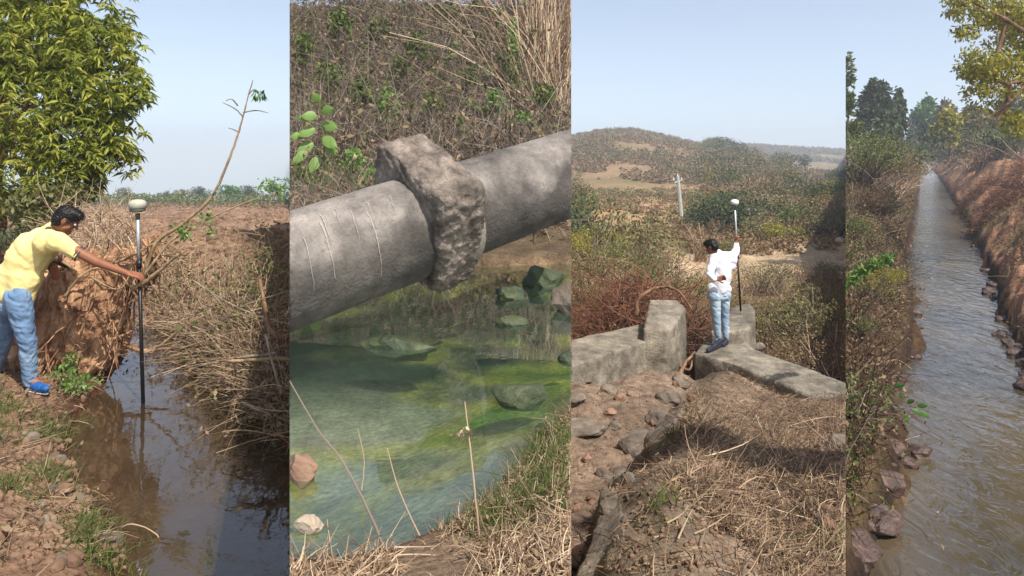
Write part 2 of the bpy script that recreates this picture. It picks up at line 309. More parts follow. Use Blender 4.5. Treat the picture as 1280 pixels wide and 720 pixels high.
def H(px, Y, p, fine=True):
    px = np.asarray(px, float); Y = np.asarray(Y, float); X = (px-640)/F*Y
    if p == 1:
        d, lf = shore(X, Y, 1); pl = -(.915+.065*Y)
        zl = WZ[1]+.03+.2*d+.05*sm(0, .25, d); zr = WZ[1]+.02+.34*d+.12*sm(0, .3, d)
        z = np.where(d > 0, np.minimum(np.where(lf, zl, zr), pl), WZ[1]-np.minimum(.5, -.35*d)-.01)
        if fine:
            z = z+np.where(d > .03, 1, .3)*(.05*fbm(X, Y, .5, 4, 3)*sm(0, .6, np.abs(d))+.012*fbm(X, Y, .08, 2, 8))*sm(30, 12, Y)
            z = z+np.where(Y > 9, .055*np.sin((X*.35+Y)*4.2+fbm(X, Y, 3, 2, 2)*2.4)*sm(9, 12, Y)*sm(90, 30, Y)+.16*fbm(X, Y, .9, 3, 5)*sm(9, 13, Y), 0)
    elif p == 2:
        d, nr = shore(X, Y, 2); zn = WZ[2]+.02+.22*d
        zf = np.interp(Y, [2.5, 3.7, 6, 10.5, 12, 17, 18, 22, 40, 700], [-.57, -.56, -.5, -.42, .0, 3.5, 3.5, -2, -4, -6])
        zf = np.where(Y > 5, zf, WZ[2]+.02+.2*d)
        z = np.where(d > 0, np.where(nr & (Y < 4), zn, zf), WZ[2]-np.minimum(.13, -.3*d)-.02-.03*(Y > 3))
        if fine: z = z+.10*fbm(X, Y, 1.1, 4, 4)*sm(5, 7, Y)+.03*fbm(X, Y, .3, 4, 6)*np.where(d > 0, sm(0, .3, d), .25)
    elif p == 3:
        zb = np.interp(Y, [.5, 2.8, 8, 9.2, 10.6, 11.4, 13.4, 16, 28, 48, 70, 110], [-1.5, -1.65, -2.9, -3.17, -3.4, -3.75, -4.35, -4.45, -4.3, -4.4, -5.0, -5.4])
        ey = [e[0] for e in EDGE3]; ex = [(e[1]-640)/F*e[0] for e in EDGE3]; xe = np.interp(Y, ey, ex)+.12*fbm(X, Y, .8, 3, 2)
        step = .06+.4*sm(8.6, 6, Y)
        z = zb-step*sm(.1, -.06, X-xe)*sm(12.3, 11, Y)+.24*np.exp(-((X-xe-.4)/.35)**2)*sm(12, 9, Y)+.24*sm(.1, -.3, X-xe)*sm(7.5, 9.3, Y)*sm(12, 11, Y)
        zr = (HZ-np.interp(px, *HR))/F*270; zf = (HZ-np.interp(px, *HF))/F*520
        hill = np.where(Y < 270, -5.4+(zr+5.4)*sm(90, 275, Y)**.9, np.where(Y < 340, zr+(-16-zr)*sm(270, 340, Y), np.where(Y < 520, -16+(zf+16)*sm(350, 520, Y), zf+(-30-zf)*sm(520, 640, Y))))
        z = np.where(Y > 110, hill, z+(hill+5.4)*(Y > 90)) if False else np.where(Y > 105, hill, z)
        if fine:
            z = z+(.07*fbm(X, Y, .7, 4, 1)+.022*fbm(X, Y, .12, 3, 9))*sm(40, 20, Y)
            z = z+sm(14, 30, Y)*sm(110, 70, Y)*.35*fbm(X, Y, 7, 4, 7)+sm(100, 180, Y)*1.0*fbm(X, Y, 28, 5, 12)
    else:
        d, lf = shore(X, Y, 4); d = d+.16*fbm(X, Y, .9, 4, 23)+.05*fbm(X, Y, .2, 2, 24); n = fbm(X, Y, 3.2, 4, 21)
        zl = WZ[4]+np.minimum(2.3, .06+.16*sm(0, .2, d)+1.05*d*(1+.25*n)); zr = WZ[4]+np.minimum(3.25+.008*(d-2.4), .04+.18*sm(0, .15, d)+.98*d*(1+.2*n))
        z = np.where(d > 0, np.where(lf, zl, zr), WZ[4]-np.minimum(.5, -.5*d)-.02)
        if fine: z = z+np.where(d > 0, 1, .2)*(.2*fbm(X, Y, 1.0, 5, 5)*sm(.0, .5, np.abs(d))+.06*fbm(X, Y, .25, 3, 15)*sm(50, 20, Y))
    return z
def tint(px, Y, z, p):
    X = (px-640)/F*Y; n1 = (.5+.5*fbm(X, Y, 1.6, 4, 31))[..., None]; n2 = (.5+.5*fbm(X, Y, .35, 3, 37))[..., None]
    def c(*a): return np.array(lin(a))
    def mx(a, b, t): return a+(b-a)*np.clip(t, 0, 1)
    if p == 1:
        d, lf = shore(X, Y, 1); d = d[..., None]
        base = mx(c(112, 86, 68), c(152, 120, 98), n1*.7+n2*.3); grassy = mx(base, c(94, 92, 52), sm(.62, .9, n1)*.8)
        land = np.where(lf[..., None], grassy, mx(c(88, 62, 44), c(122, 92, 66), n2))
        fld = mx(c(112, 88, 70), c(146, 118, 96), n1); land = mx(land, fld, sm(8, 11, Y)[..., None])
        wet = mx(c(66, 42, 28), land, sm(0, .35, d)); return np.where(d > 0, wet, mx(c(96, 62, 34), c(52, 38, 24), sm(0, .8, -d)))
    if p == 2:
        d, nr = shore(X, Y, 2); d = d[..., None]
        near = mx(c(134, 112, 92), c(160, 136, 112), n2); far = mx(c(70, 58, 44), c(116, 100, 78), n1)
        land = np.where((nr & (Y < 4))[..., None], near, far)
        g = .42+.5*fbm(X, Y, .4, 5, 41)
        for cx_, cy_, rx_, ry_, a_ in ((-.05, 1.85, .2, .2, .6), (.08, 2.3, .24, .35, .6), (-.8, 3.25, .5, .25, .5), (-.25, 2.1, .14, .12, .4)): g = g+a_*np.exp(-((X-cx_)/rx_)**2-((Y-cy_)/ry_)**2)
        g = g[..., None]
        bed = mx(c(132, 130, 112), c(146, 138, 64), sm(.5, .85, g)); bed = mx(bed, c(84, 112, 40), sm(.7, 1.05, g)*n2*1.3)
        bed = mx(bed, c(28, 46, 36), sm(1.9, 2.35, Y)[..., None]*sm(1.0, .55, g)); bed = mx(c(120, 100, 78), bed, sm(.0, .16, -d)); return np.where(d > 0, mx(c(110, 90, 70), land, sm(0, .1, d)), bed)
    if p == 3:
        near = mx(c(98, 82, 70), c(138, 118, 100), n1*.6+n2*.4); mid = mx(c(150, 122, 90), c(112, 104, 66), sm(.4, .7, (.5+.5*fbm(X, Y, 9, 4, 51))[..., None]))
        path = mx(mid, c(168, 146, 118), (sm(23, 25, Y)*sm(36, 32, Y))[..., None]); path = mx(path, c(156, 128, 100), (sm(50, 56, Y)*sm(84, 76, Y))[..., None]*sm(.35, .6, n1))
        hill = mx(c(132, 110, 82), c(112, 98, 68), sm(.3, .75, (.5+.5*fbm(X, Y, 22, 5, 61))[..., None]))
        a = mx(near, path, sm(12, 15, Y)[..., None]); ey = [e[0] for e in EDGE3]; xe = np.interp(Y, ey, [(e[1]-640)/F*e[0] for e in EDGE3]); dk = sm(.5, .1, np.abs(X-xe-.2))*sm(12, 10, Y); a = mx(a, mx(c(86, 76, 64), c(128, 112, 94), n2), dk[..., None]*.8)
        return mx(a, hill, sm(90, 120, Y)[..., None])
    d, lf = shore(X, Y, 4); d = d[..., None]
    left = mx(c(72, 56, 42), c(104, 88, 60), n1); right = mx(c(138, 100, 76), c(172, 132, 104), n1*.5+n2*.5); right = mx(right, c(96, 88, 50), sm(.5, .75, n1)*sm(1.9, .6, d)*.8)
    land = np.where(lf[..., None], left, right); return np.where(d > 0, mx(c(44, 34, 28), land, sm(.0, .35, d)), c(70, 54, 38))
def build_ground():
    cols = []; ins = 2.4
    for p, a, b in ((1, -40, 362), (2, 362, 714), (3, 714, 1057), (4, 1057, 1320)):
        e = list(np.linspace(a, b, int((b-a)/ins)))
        if p == 1: e = list(np.linspace(-900, a, 60))[:-1]+e
        if p == 4: e = e+list(np.linspace(b, 2500, 60))[1:]
        e[0] += .02; e[-1] -= .02; cols += [(x, p) for x in e]
    Y = .55*1.0155**np.arange(0, 468); nc, nr = len(cols), len(Y); V = np.zeros((nr, nc, 3)); T = np.zeros((nr, nc, 3))
    for p in (1, 2, 3, 4):
        ix = [i for i, c in enumerate(cols) if c[1] == p]; px = np.array([cols[i][0] for i in ix]); PX, YY = np.meshgrid(px, Y)
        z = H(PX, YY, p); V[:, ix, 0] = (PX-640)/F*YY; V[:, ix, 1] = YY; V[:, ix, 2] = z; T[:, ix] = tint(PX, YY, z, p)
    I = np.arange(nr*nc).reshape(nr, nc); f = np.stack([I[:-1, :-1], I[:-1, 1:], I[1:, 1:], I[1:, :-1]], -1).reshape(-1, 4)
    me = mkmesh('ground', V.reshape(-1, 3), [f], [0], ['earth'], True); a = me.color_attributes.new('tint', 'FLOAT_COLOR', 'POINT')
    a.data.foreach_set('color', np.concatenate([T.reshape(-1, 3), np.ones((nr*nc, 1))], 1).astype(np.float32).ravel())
    o = put('ground', me, kind='structure'); props(o, 'bare earth, ploughed field, dry banks and scrubby hillside', 'ground')
build_ground()
def water(name, p, mt, pxa, pxb, ya, yb, label):
    ua, ub = (pxa-640)/F, (pxb-640)/F; Y = np.geomspace(ya, yb, 40); U = np.linspace(ua, ub, 12); UU, YY = np.meshgrid(U, Y)
    V = np.stack([UU*YY, YY, np.full(YY.shape, WZ[p])], -1); I = np.arange(YY.size).reshape(YY.shape); f = np.stack([I[:-1, :-1], I[:-1, 1:], I[1:, 1:], I[1:, :-1]], -1).reshape(-1, 4)
    o = put(name, mkmesh(name, V.reshape(-1, 3), [f], [0], [mt]), kind='structure'); props(o, label, 'water')
water('stream_water', 1, 'water_brown', -300, 361.9, 1.5, 17.5, 'murky brown stream water between muddy banks')
water('pool_water', 2, 'water_pool', 362.1, 713.9, .6, 11, 'still green pool water below the concrete pipe')
water('canal_water', 4, 'water_canal', 1057.1, 1700, 4, 420, 'rippled grey brown canal water running away to the trees')

def zat(px, Y, p): return float(H(np.array([float(px)]), np.array([float(Y)]), p)[0])
def gpt(px, Y, p, up=0.): return np.array([(px-640)/F*Y, Y, zat(px, Y, p)+up])
def scat(n, p, a, b, y0, y1):
    px = rng.uniform(a, b, n); Y = np.exp(rng.uniform(math.log(y0), math.log(y1), n)); z = H(px, Y, p); return np.stack([(px-640)/F*Y, Y, z], 1), px, Y
# ================================================================== people
def rcone(a, b, ra, rb, n=14):
    a, b = np.array(a, float), np.array(b, float); d = b-a; l = np.linalg.norm(d)+1e-6; d /= l
    up = np.array([0, 0, 1.]) if abs(d[2]) < .9 else np.array([1., 0, 0]); s = unit(np.cross(d, up)); t = np.cross(d, s); rings = []
    for k in range(5): th = math.pi/2*(1-(k+.3)/5.3); rings.append((a-d*ra*math.sin(th), ra*math.cos(th)))
    rings.append((a, ra)); rings.append((b, rb))
    for k in range(5): th = math.pi/2*(k+1)/5.3; rings.append((b+d*rb*math.sin(th), rb*math.cos(th)))
    an = np.arange(n)/n*2*math.pi; V = np.concatenate([c+r*(np.cos(an)[:, None]*s+np.sin(an)[:, None]*t) for c, r in rings]); k = len(rings)
    I = np.arange(k*n).reshape(k, n); J = np.roll(I, -1, 1); q = np.stack([I[:-1], J[:-1], J[1:], I[1:]], -1).reshape(-1, 4)
    V = np.concatenate([V, [rings[0][0]], [rings[-1][0]]]); t0 = np.stack([J[0], I[0], np.full(n, k*n)], -1); t1 = np.stack([I[-1], J[-1], np.full(n, k*n+1)], -1)
    return V, [q, t0, t1]
def ell(c, r, R=None):
    v, f = ICO[3]; v = v*np.asarray(r)
    if R is not None: v = v@np.array(R).T
    return v+np.asarray(c), [f]
def rot(ax, deg): return np.array(Matrix.Rotation(math.radians(deg), 3, ax))
def basis(fwd, up):
    """columns: right, forward, up"""
    f = unit(np.array(fwd, float)); r = unit(np.cross(f, np.array(up, float))); return np.stack([r, f, np.cross(r, f)], 1)
def vox(name, prims, voxel, m, parent, smooth=3, wr=0., ws=.08, seed=0, **k):
    mb = MB()
    for pr in prims: v, f = (rcone(*pr[1:]) if pr[0] == 'c' else ell(*pr[1:])); mb.add(v, f)
    me = mb.mesh('tmp', m); o = bpy.data.objects.new('tmp', me); C.objects.link(o)
    r = o.modifiers.new('r', 'REMESH'); r.mode = 'VOXEL'; r.voxel_size = voxel
    if smooth: q = o.modifiers.new('s', 'SMOOTH'); q.iterations = smooth; q.factor = .6
    dg = bpy.context.evaluated_depsgraph_get(); me2 = bpy.data.meshes.new_from_object(o.evaluated_get(dg)); bpy.data.objects.remove(o)
    me2.materials.clear(); me2.materials.append(MATS[m]); me2.name = name
    if wr:
        n = len(me2.vertices); a = np.empty(n*3, np.float32); me2.vertices.foreach_get('co', a); a = a.reshape(-1, 3); nn = np.empty(n*3, np.float32); me2.vertices.foreach_get('normal', nn); nn = nn.reshape(-1, 3)
        q = (a+a[:, ::-1]*.35)*np.array([1, 1, 1.15]); e = 1-np.abs(n3(q, ws, seed, 3)); a = a+nn*(wr*(e-.75)*2)[:, None]; me2.vertices.foreach_set('co', a.ravel().astype(np.float32))
    me2.polygons.foreach_set('use_smooth', np.ones(len(me2.polygons), bool)); me2.update(); return put(name, me2, parent, **k)
def hand(wrist, d, nrm, s=1., curl=.3, grip=0., side=1):
    """palm and five fingers. d: pointing direction, nrm: back of the hand"""
    d = unit(np.array(d, float)); nrm = unit(np.array(nrm, float)); x = unit(np.cross(d, nrm))*side; pr = []; w = np.array(wrist, float); S = s
    for i in range(4):
        o = (i-1.5)*.021*S; a = w+x*o*.6+d*.012*S; b = w+d*.085*S+x*o; pr.append(('c', a, b, .014*S, .0125*S))
        ln = (.068, .078, .073, .058)[i]*S; c = curl+grip; p0 = b
        for j, fr in enumerate((.42, .33, .25)):
            th = c*(j+1)*.8; dd = unit(d*math.cos(th)-nrm*math.sin(th)+x*(i-1.5)*.06); p1 = p0+dd*ln*fr; pr.append(('c', p0, p1, (.0098-.0009*j)*S, (.0092-.0009*j)*S)); p0 = p1
    b = w+d*.025*S-x*.03*S; m = b+unit(d*.7-x*.75-nrm*.25)*.045*S; e = m+unit(d*.85-x*.15-nrm*(.3+grip))*.034*S
    pr += [('c', w+d*.015*S, b, .016*S, .014*S), ('c', b, m, .0135*S, .011*S), ('c', m, e, .011*S, .009*S)]; return pr
def head(c, fwd, up, s=1.):
    B = basis(fwd, up); c = np.array(c, float)
    def q(x, y, z): return c+B@(np.array([x, y, z])*s)
    pr = [('e', q(0, -.01, .02), np.array([.074, .094, .092])*s, B), ('e', q(0, .028, -.03), np.array([.058, .06, .078])*s, B), ('c', q(0, .075, -.085), q(0, .05, -.09), .022*s, .03*s),
          ('c', q(0, .092, .012), q(0, .112, -.022), .009*s, .014*s), ('c', q(-.03, .08, .03), q(.03, .08, .03), .013*s, .013*s), ('c', q(-.018, .093, -.052), q(.018, .093, -.052), .009*s, .009*s),
          ('c', q(-.045, .05, -.035), q(-.05, .02, -.06), .02*s, .016*s), ('c', q(.045, .05, -.035), q(.05, .02, -.06), .02*s, .016*s)]
    for sx in (-1, 1): pr += [('e', q(sx*.077, -.008, -.005), np.array([.008, .019, .032])*s, B), ('c', q(sx*.078, -.018, .018), q(sx*.072, .0, -.03), .007*s, .007*s)]
    return pr, q, B
def face_bits(q, B, s, parent):
    for sx in (-1, 1):
        mb = MB(); mb.add(*ell(q(sx*.031, .079, .008), np.array([.0125]*3)*s)); e = put('eye', mb.mesh('eye', 'eye_white', True), parent)
        mb = MB(); mb.add(*ell(q(sx*.031, .088, .007), np.array([.0065]*3)*s)); put('iris', mb.mesh('iris', 'hair_black', True), e)
        mb = MB(); mb.add(*rcone(q(sx*.014, .093, .027), q(sx*.05, .08, .03), .0045*s, .0035*s, 8)); put('eyebrow', mb.mesh('eyebrow', 'hair_black', True), parent)
def hair(q, B, s, parent, seed):
    pr = [('e', q(0, -.018, .034), np.array([.083, .098, .09])*s, B), ('e', q(0, -.05, -.01), np.array([.07, .062, .075])*s, B), ('c', q(-.04, .055, .085), q(.045, .06, .088), .032*s, .03*s), ('e', q(0, .02, .08), np.array([.066, .08, .045])*s, B)]
    o = vox('hair', pr, .006, 'hair_black', parent, 1, .006, .02, seed)
    n = len(o.data.vertices); a = np.empty(n*3, np.float32); o.data.vertices.foreach_get('co', a); a = a.reshape(-1, 3).astype(float); nn = np.empty(n*3, np.float32); o.data.vertices.foreach_get('normal', nn); nn = nn.reshape(-1, 3); k = rng.choice(n, 1500); e = a[k]-nn[k]*.004; P = curls(e, nn[k]*.8+B[:, 1]*.5+rng.normal(size=(1500, 3))*.45, rng.uniform(.01, .026, 1500)*s, .6, 4, .003, .3); mb = MB(); mb.add(*tubes(P, taper(1500, 4, .0016), 3)); put('hair_strand', mb.mesh('hair_strand', 'hair_black'), o, local=True, kind='stuff')
def shoe(parent, heel, toe, m, nrm=(0, 0, 1), s=1.):
    heel, toe = np.array(heel, float), np.array(toe, float); d = toe-heel; mid = heel+d*.55
    up = np.array([0, 0, 1.]); o = vox('shoe', [('c', heel+up*.04*s, mid+up*.045*s, .038*s, .042*s), ('c', mid+up*.036*s, toe+up*.03*s, .04*s, .028*s), ('c', heel+up*.045*s, heel+up*.085*s+d*.1, .036*s, .04*s), ('c', heel+up*.08*s+d*.15, mid+up*.055*s, .034*s, .03*s)], .007*s, m, parent, 2, .002, .03)
    so_ = vox('sole', [('c', heel+up*.014*s, mid+up*.014*s, .034*s, .042*s), ('c', mid+up*.014*s, toe+up*.014*s, .042*s, .03*s)], .007*s, 'shoe_sole' if m == 'shoe_blue' else 'shoe_dark', o, 1)
    n = len(so_.data.vertices); a = np.empty(n*3, np.float32); so_.data.vertices.foreach_get('co', a); a = a.reshape(-1, 3); z0 = a[:, 2].min(); base = float(heel[2]-worldloc(parent)[2]); a[:, 2] = np.clip(a[:, 2], base, base+.026*s); so_.data.vertices.foreach_set('co', a.ravel())
    for k in range(4):
        p = heel+d*(.42+.1*k)+up*(.088-.012*k)*s; sd_ = unit(np.cross(d, up)); mb = MB(); mb.add(*rcone(p-sd_*.02*s, p+sd_*.02*s, .0035*s, .0035*s, 6)); put('lace', mb.mesh('lace', 'shoe_sole' if m == 'shoe_blue' else 'shoe_dark', True), o)
def lathe(prof, c, n=24, axis=None):
    """prof list of (radius, height)"""
    an = np.arange(n)/n*2*math.pi; V = np.concatenate([np.stack([r*np.cos(an), r*np.sin(an), np.full(n, z)], 1) for r, z in prof]); k = len(prof); I = np.arange(k*n).reshape(k, n); J = np.roll(I, -1, 1)
    q = np.stack([I[:-1], J[:-1], J[1:], I[1:]], -1).reshape(-1, 4); V = np.concatenate([V, [[0, 0, prof[0][1]], [0, 0, prof[-1][1]]]])
    t0 = np.stack([J[0], I[0], np.full(n, k*n)], -1); t1 = np.stack([I[-1], J[-1], np.full(n, k*n+1)], -1)
    if axis is not None: V = V@np.array(Vector((0, 0, 1)).rotation_difference(Vector(axis)).to_matrix()).T
    return V+np.asarray(c), [q, t0, t1]
def survey_pole(foot, top, split, label, dome='receiver_grey', s=1.):
    foot, top = np.array(foot), np.array(top); ax = unit(top-foot); L = np.linalg.norm(top-foot); r = root('survey_pole', foot, label, 'survey pole')
    def seg(name, a, b, rad, m, **k):
        mb = MB(); mb.add(*lathe([(rad, a*L), (rad, b*L)], foot, 16, ax)); return put(name, mb.mesh(name, m, True), r, **k)
    mb = MB(); mb.add(*lathe([(.002, -.05), (.012, 0), (.014, .06)], foot, 12, ax)); put('pole_tip', mb.mesh('pole_tip', 'pole_silver', True), r)
    seg('lower_pole', .02, split, .0165, 'pole_black'); seg('upper_pole', split, .93, .0145, 'pole_silver'); seg('clamp', split-.012, split+.02, .024, 'pole_black'); seg('adapter', .915, .94, .02, 'receiver_dark')
    mb = MB(); h = .945*L; R = .076*s
    mb.add(*lathe([(R*.55, h), (R*.8, h+.012), (R*.84, h+.035), (R*.98, h+.042), (R, h+.075), (R*.97, h+.085), (R*.86, h+.1), (R*.55, h+.112), (R*.2, h+.116)], foot, 32, ax)); o = put('receiver', mb.mesh('receiver', dome, True), r)
    mb = MB(); mb.add(*lathe([(R*.845, h+.008), (R*.87, h+.012), (R*.87, h+.036), (R*.84, h+.04)], foot, 32, ax)); put('receiver_band', mb.mesh('receiver_band', 'receiver_dark', True), o)
    return r
# ------------------------------------------------------------------ person reaching out over the stream (place 1)
PANEL[0] = 1
YP = 6.4
def A(px, py, dy=0.): return W(px, py, YP+dy)
rf = root('person', A(45, 487, 0), 'person in yellow polo shirt and faded jeans leaning out to hold the survey pole', 'person')
nck = A(70, 285, .02); hd, q, B = head(A(83, 275, .0), (.72, .38, -.58), (.5, .18, .85), 1.02)
shR, shL = A(72, 301, -.13), A(52, 297, .2); hipR, hipL = A(22, 372, -.1), A(4, 370, .12)
elR, wrR = A(122, 328, -.05), A(160, 342, .05); elL, wrL = A(70, 345, .22), A(66, 333, .12)
knR, anR = A(34, 424, -.08), A(38, 474, -.02); knL, anL = A(6, 420, .2), A(-8, 468, .3)
legs = [('c', hipR, knR, .085, .058), ('c', knR, anR, .058, .042), ('c', hipL, knL, .085, .058), ('c', knL, anL, .058, .042)]
torso = [('c', (hipR+hipL)/2, A(36, 325, .03), .11, .12), ('c', A(36, 325, .03), A(58, 300, .04), .12, .11), ('c', shR, shL, .06, .06), ('c', A(60, 295, .03), nck, .07, .055), ('c', nck, A(78, 281), .056, .052)]
arm = [('c', shR, elR, .052, .041), ('c', elR, wrR, .04, .027), ('c', shL, elL, .05, .04), ('c', elL, wrL, .038, .027)]
ft = [('c', anR, A(52, 484, -.04), .04, .035), ('c', anL, A(8, 478, .25), .04, .035)]
vox('body', hd+legs+torso+arm+ft+hand(wrR, A(176, 345, .08)-wrR, (0, -.35, .9), 1.05, .25, .5)+hand(wrL, A(80, 325, .06)-wrL, (.0, .5, -.85), 1., .5, .3, -1), .007, 'skin', rf, 2)
hair(q, B, 1.02, rf, 3); face_bits(q, B, 1.02, rf)
def grow(pr, g): return [('c', p[1], p[2], p[3]+g, p[4]+g) for p in pr]
tk = ('c', hipR+(hipL-hipR)*.5, A(20, 358, .02), .15, .17)
shirt = [('c', (hipR+hipL)/2+np.array([.0, 0, .06]), A(34, 326, .03), .158, .176), ('c', A(34, 326, .03), A(54, 304, .04), .176, .15), ('c', A(34, 320, .03), A(56, 300, .04), .165, .13), ('c', shR-np.array([.02, 0, .02]), shL, .082, .078), ('c', shR, A(96, 316, -.08), .08, .066), ('c', shL, A(60, 322, .2), .078, .068), ('c', A(56, 297, .05), A(64, 289, .02), .12, .078), ('c', A(60, 303, -.08), A(56, 300, .14), .115, .11), ('c', A(44, 312, .04), A(62, 300, .03), .18, .125), ('c', A(30, 345, .0), A(24, 368, -.03), .16, .13)]
sh = vox('polo_shirt', shirt, .009, 'shirt_yellow', rf, 3, .009, .2, 5)
vox('collar', [('c', A(62, 290, -.05), A(72, 293, -.04), .03, .02), ('c', A(62, 289, .1), A(73, 290, .07), .03, .02), ('c', A(61, 287, -.03), A(61, 287, .1), .032, .032)], .006, 'shirt_trim', sh, 1)
cu = unit(elR-shR); cc = A(97, 316.5, -.075)
for j, (off, wd_) in enumerate(((.0, .006), (.02, .004))):
    mb = MB(); mb.add(*lathe([(.066, 0), (.0685, 0), (.0685, wd_*2), (.066, wd_*2)], cc-cu*off+cu*.012, 24, cu)); put('cuff_stripe', mb.mesh('cuff_stripe', 'shirt_trim', True), sh)
vox('jeans', [('c', (hipR+hipL)/2+np.array([0, 0, .04]), (hipR+hipL)/2-np.array([0, 0, .05]), .14, .13)]+[('c', hipR, knR, .108, .076), ('c', knR, anR+np.array([0, 0, -.02]), .074, .058), ('c', hipL, knL, .108, .076), ('c', knL, anL, .074, .058)], .008, 'jeans_blue', rf, 1, .009, .085, 9)
shoe(rf, A(35, 489, .03)+np.array([0, 0, 0]), A(58, 490.5, -.12), 'shoe_blue', s=1.05); shoe(rf, A(-12, 482, .3), A(8, 484, .18), 'shoe_blue', s=1.05)
ph = root('field_controller', A(76, 331, .05), 'black handheld controller held in the left hand of the stooping person', 'controller')
def boxm(c, sz, R=None, bev=0.):
    bm = bmesh.new(); bmesh.ops.create_cube(bm, size=1); bmesh.ops.scale(bm, vec=sz, verts=bm.verts)
    if bev: bmesh.ops.bevel(bm, geom=bm.edges[:], offset=bev, segments=2, affect='EDGES')
    bmesh.ops.triangulate(bm, faces=bm.faces[:]); bm.verts.index_update(); v = np.array([x.co[:] for x in bm.verts]); f4 = [[a.index for a in p.verts] for p in bm.faces]; bm.free()
    if R is not None: v = v@np.array(R).T
    fs = [np.array([f for f in f4 if len(f) == k]) for k in (3, 4) if any(len(f) == k for f in f4)]; return v+np.asarray(c), fs
Rp = rot('X', -25)@rot('Y', 15)
mb = MB(); mb.add(*boxm(A(76, 331, .05), (.075, .15, .018), Rp, .005)); put('casing', mb.mesh('casing', 'phone_black'), ph)
mb = MB(); mb.add(*boxm(A(76, 331, .05)+Rp@np.array([0, 0, .0105]), (.062, .12, .003), Rp)); put('screen', mb.mesh('screen', 'receiver_dark'), ph)
survey_pole(A(180, 508, .12)-np.array([0, 0, .25]), A(171.5, 249, .12), .72, 'tall survey pole with grey satellite receiver standing in the brown stream')
# ------------------------------------------------------------------ leaning branches and the torn root stump
def path(pts, k=8):
    """smooth 3-D polyline through points"""
    P = np.array(pts, float); t = np.linspace(0, len(P)-1, (len(P)-1)*k+1); out = []
    for x in t:
        i = min(int(x), len(P)-2); u = x-i; p0 = P[max(i-1, 0)]; p1 = P[i]; p2 = P[i+1]; p3 = P[min(i+2, len(P)-1)]
        out.append(.5*((2*p1)+(-p0+p2)*u+(2*p0-5*p1+4*p2-p3)*u*u+(-p0+3*p1-3*p2+p3)*u**3))
    return np.array(out)
def limb(mb, pts, r0, r1, m=0, sides=9, k=6, wob=.0):
    P = path(pts, k); n = len(P); R = np.linspace(r0, r1, n)
    if wob: P = P+rng.normal(size=P.shape)*wob*R[:, None]; R = R*(1+rng.normal(size=n)*.08)
    v, f = tubes(P[None], R[None], sides, True); mb.add(v, f, m); return P
def px3(l): return [W(*a) for a in l]
br = root('leaning_branch', W(176, 345, 6.9), 'long bare leaning branch rising from the root stump into the sky, leaves at its tip', 'branch')
mb = MB(); limb(mb, px3([(176, 352, 6.9), (196, 303, 6.9), (224, 283, 6.9), (262, 249, 6.9), (283, 208, 6.9), (296, 172, 6.9), (304, 145, 6.9), (312, 113, 6.9)]), .021, .005, 0, 9, 6, .1)
put('stem', mb.mesh('stem', 'branch_tan', True), br)
for l in ([(304, 146, 6.9), (294, 136, 6.85), (278, 128, 6.8)], [(304, 141, 6.9), (320, 138, 6.95), (335, 141, 7)], [(297, 132, 6.86), (290, 124, 6.8), (282, 126, 6.8)], [(312, 114, 6.9), (316, 100, 6.9)], [(311, 118, 6.9), (318, 112, 6.9), (328, 118, 6.85)], [(299, 166, 6.9), (292, 162, 6.9), (285, 160, 6.9)], [(264, 246, 6.9), (271, 240, 6.85), (272, 258, 6.8)]):
    mb = MB(); limb(mb, px3(l), .008, .003, 0, 5, 4, .2); put('side_twig', mb.mesh('side_twig', 'twig_grey'), br)
mb = MB(); c = px3([(318+rng.uniform(-3, 13), 111+rng.uniform(0, 10), 6.88) for i in range(26)]); d = np.stack([rng.normal(size=26)*.5, rng.normal(size=26)*.4, -np.ones(26)], 1); mb.add(*leaves(np.array(c), rng.uniform(.05, .09, 26), .35, 0, d)); put('tip_leaves', mb.mesh('tip_leaves', 'leaf_green'), br, kind='stuff')
b2 = root('side_branch', W(188, 330, 6.8), 'thin second branch slanting right out of the root stump with a few green leaves', 'branch')
mb = MB(); limb(mb, px3([(180, 345, 6.8), (215, 300, 6.9), (258, 275, 7.0), (300, 256, 7.1), (345, 240, 7.2)]), .014, .005, 0, 8, 6, .15); put('stem', mb.mesh('stem', 'branch_tan', True), b2)
mb = MB()
for cx_, cy_, n, r in ((228, 287, 60, 9), (232, 293, 40, 6), (258, 272, 40, 8), (262, 290, 20, 6), (330, 230, 30, 7), (352, 238, 40, 8)):
    c = np.array(px3([(cx_+rng.normal()*r*.6, cy_+rng.normal()*r*.6, 6.95+rng.normal()*.1) for i in range(n)])); mb.add(*leaves(c, rng.uniform(.03, .07, n), .45, .3))
put('leaf_cluster', mb.mesh('leaf_cluster', 'leaf_bright'), b2, kind='stuff')
b3 = root('broken_branch', W(180, 352, 6.5), 'short pale broken branch poking right just below the reaching hand', 'branch')
mb = MB(); limb(mb, px3([(165, 362, 6.55), (185, 350, 6.5), (205, 334, 6.45), (222, 318, 6.4)]), .026, .012, 0, 8, 5, .15); put('stem', mb.mesh('stem', 'branch_tan', True), b3)
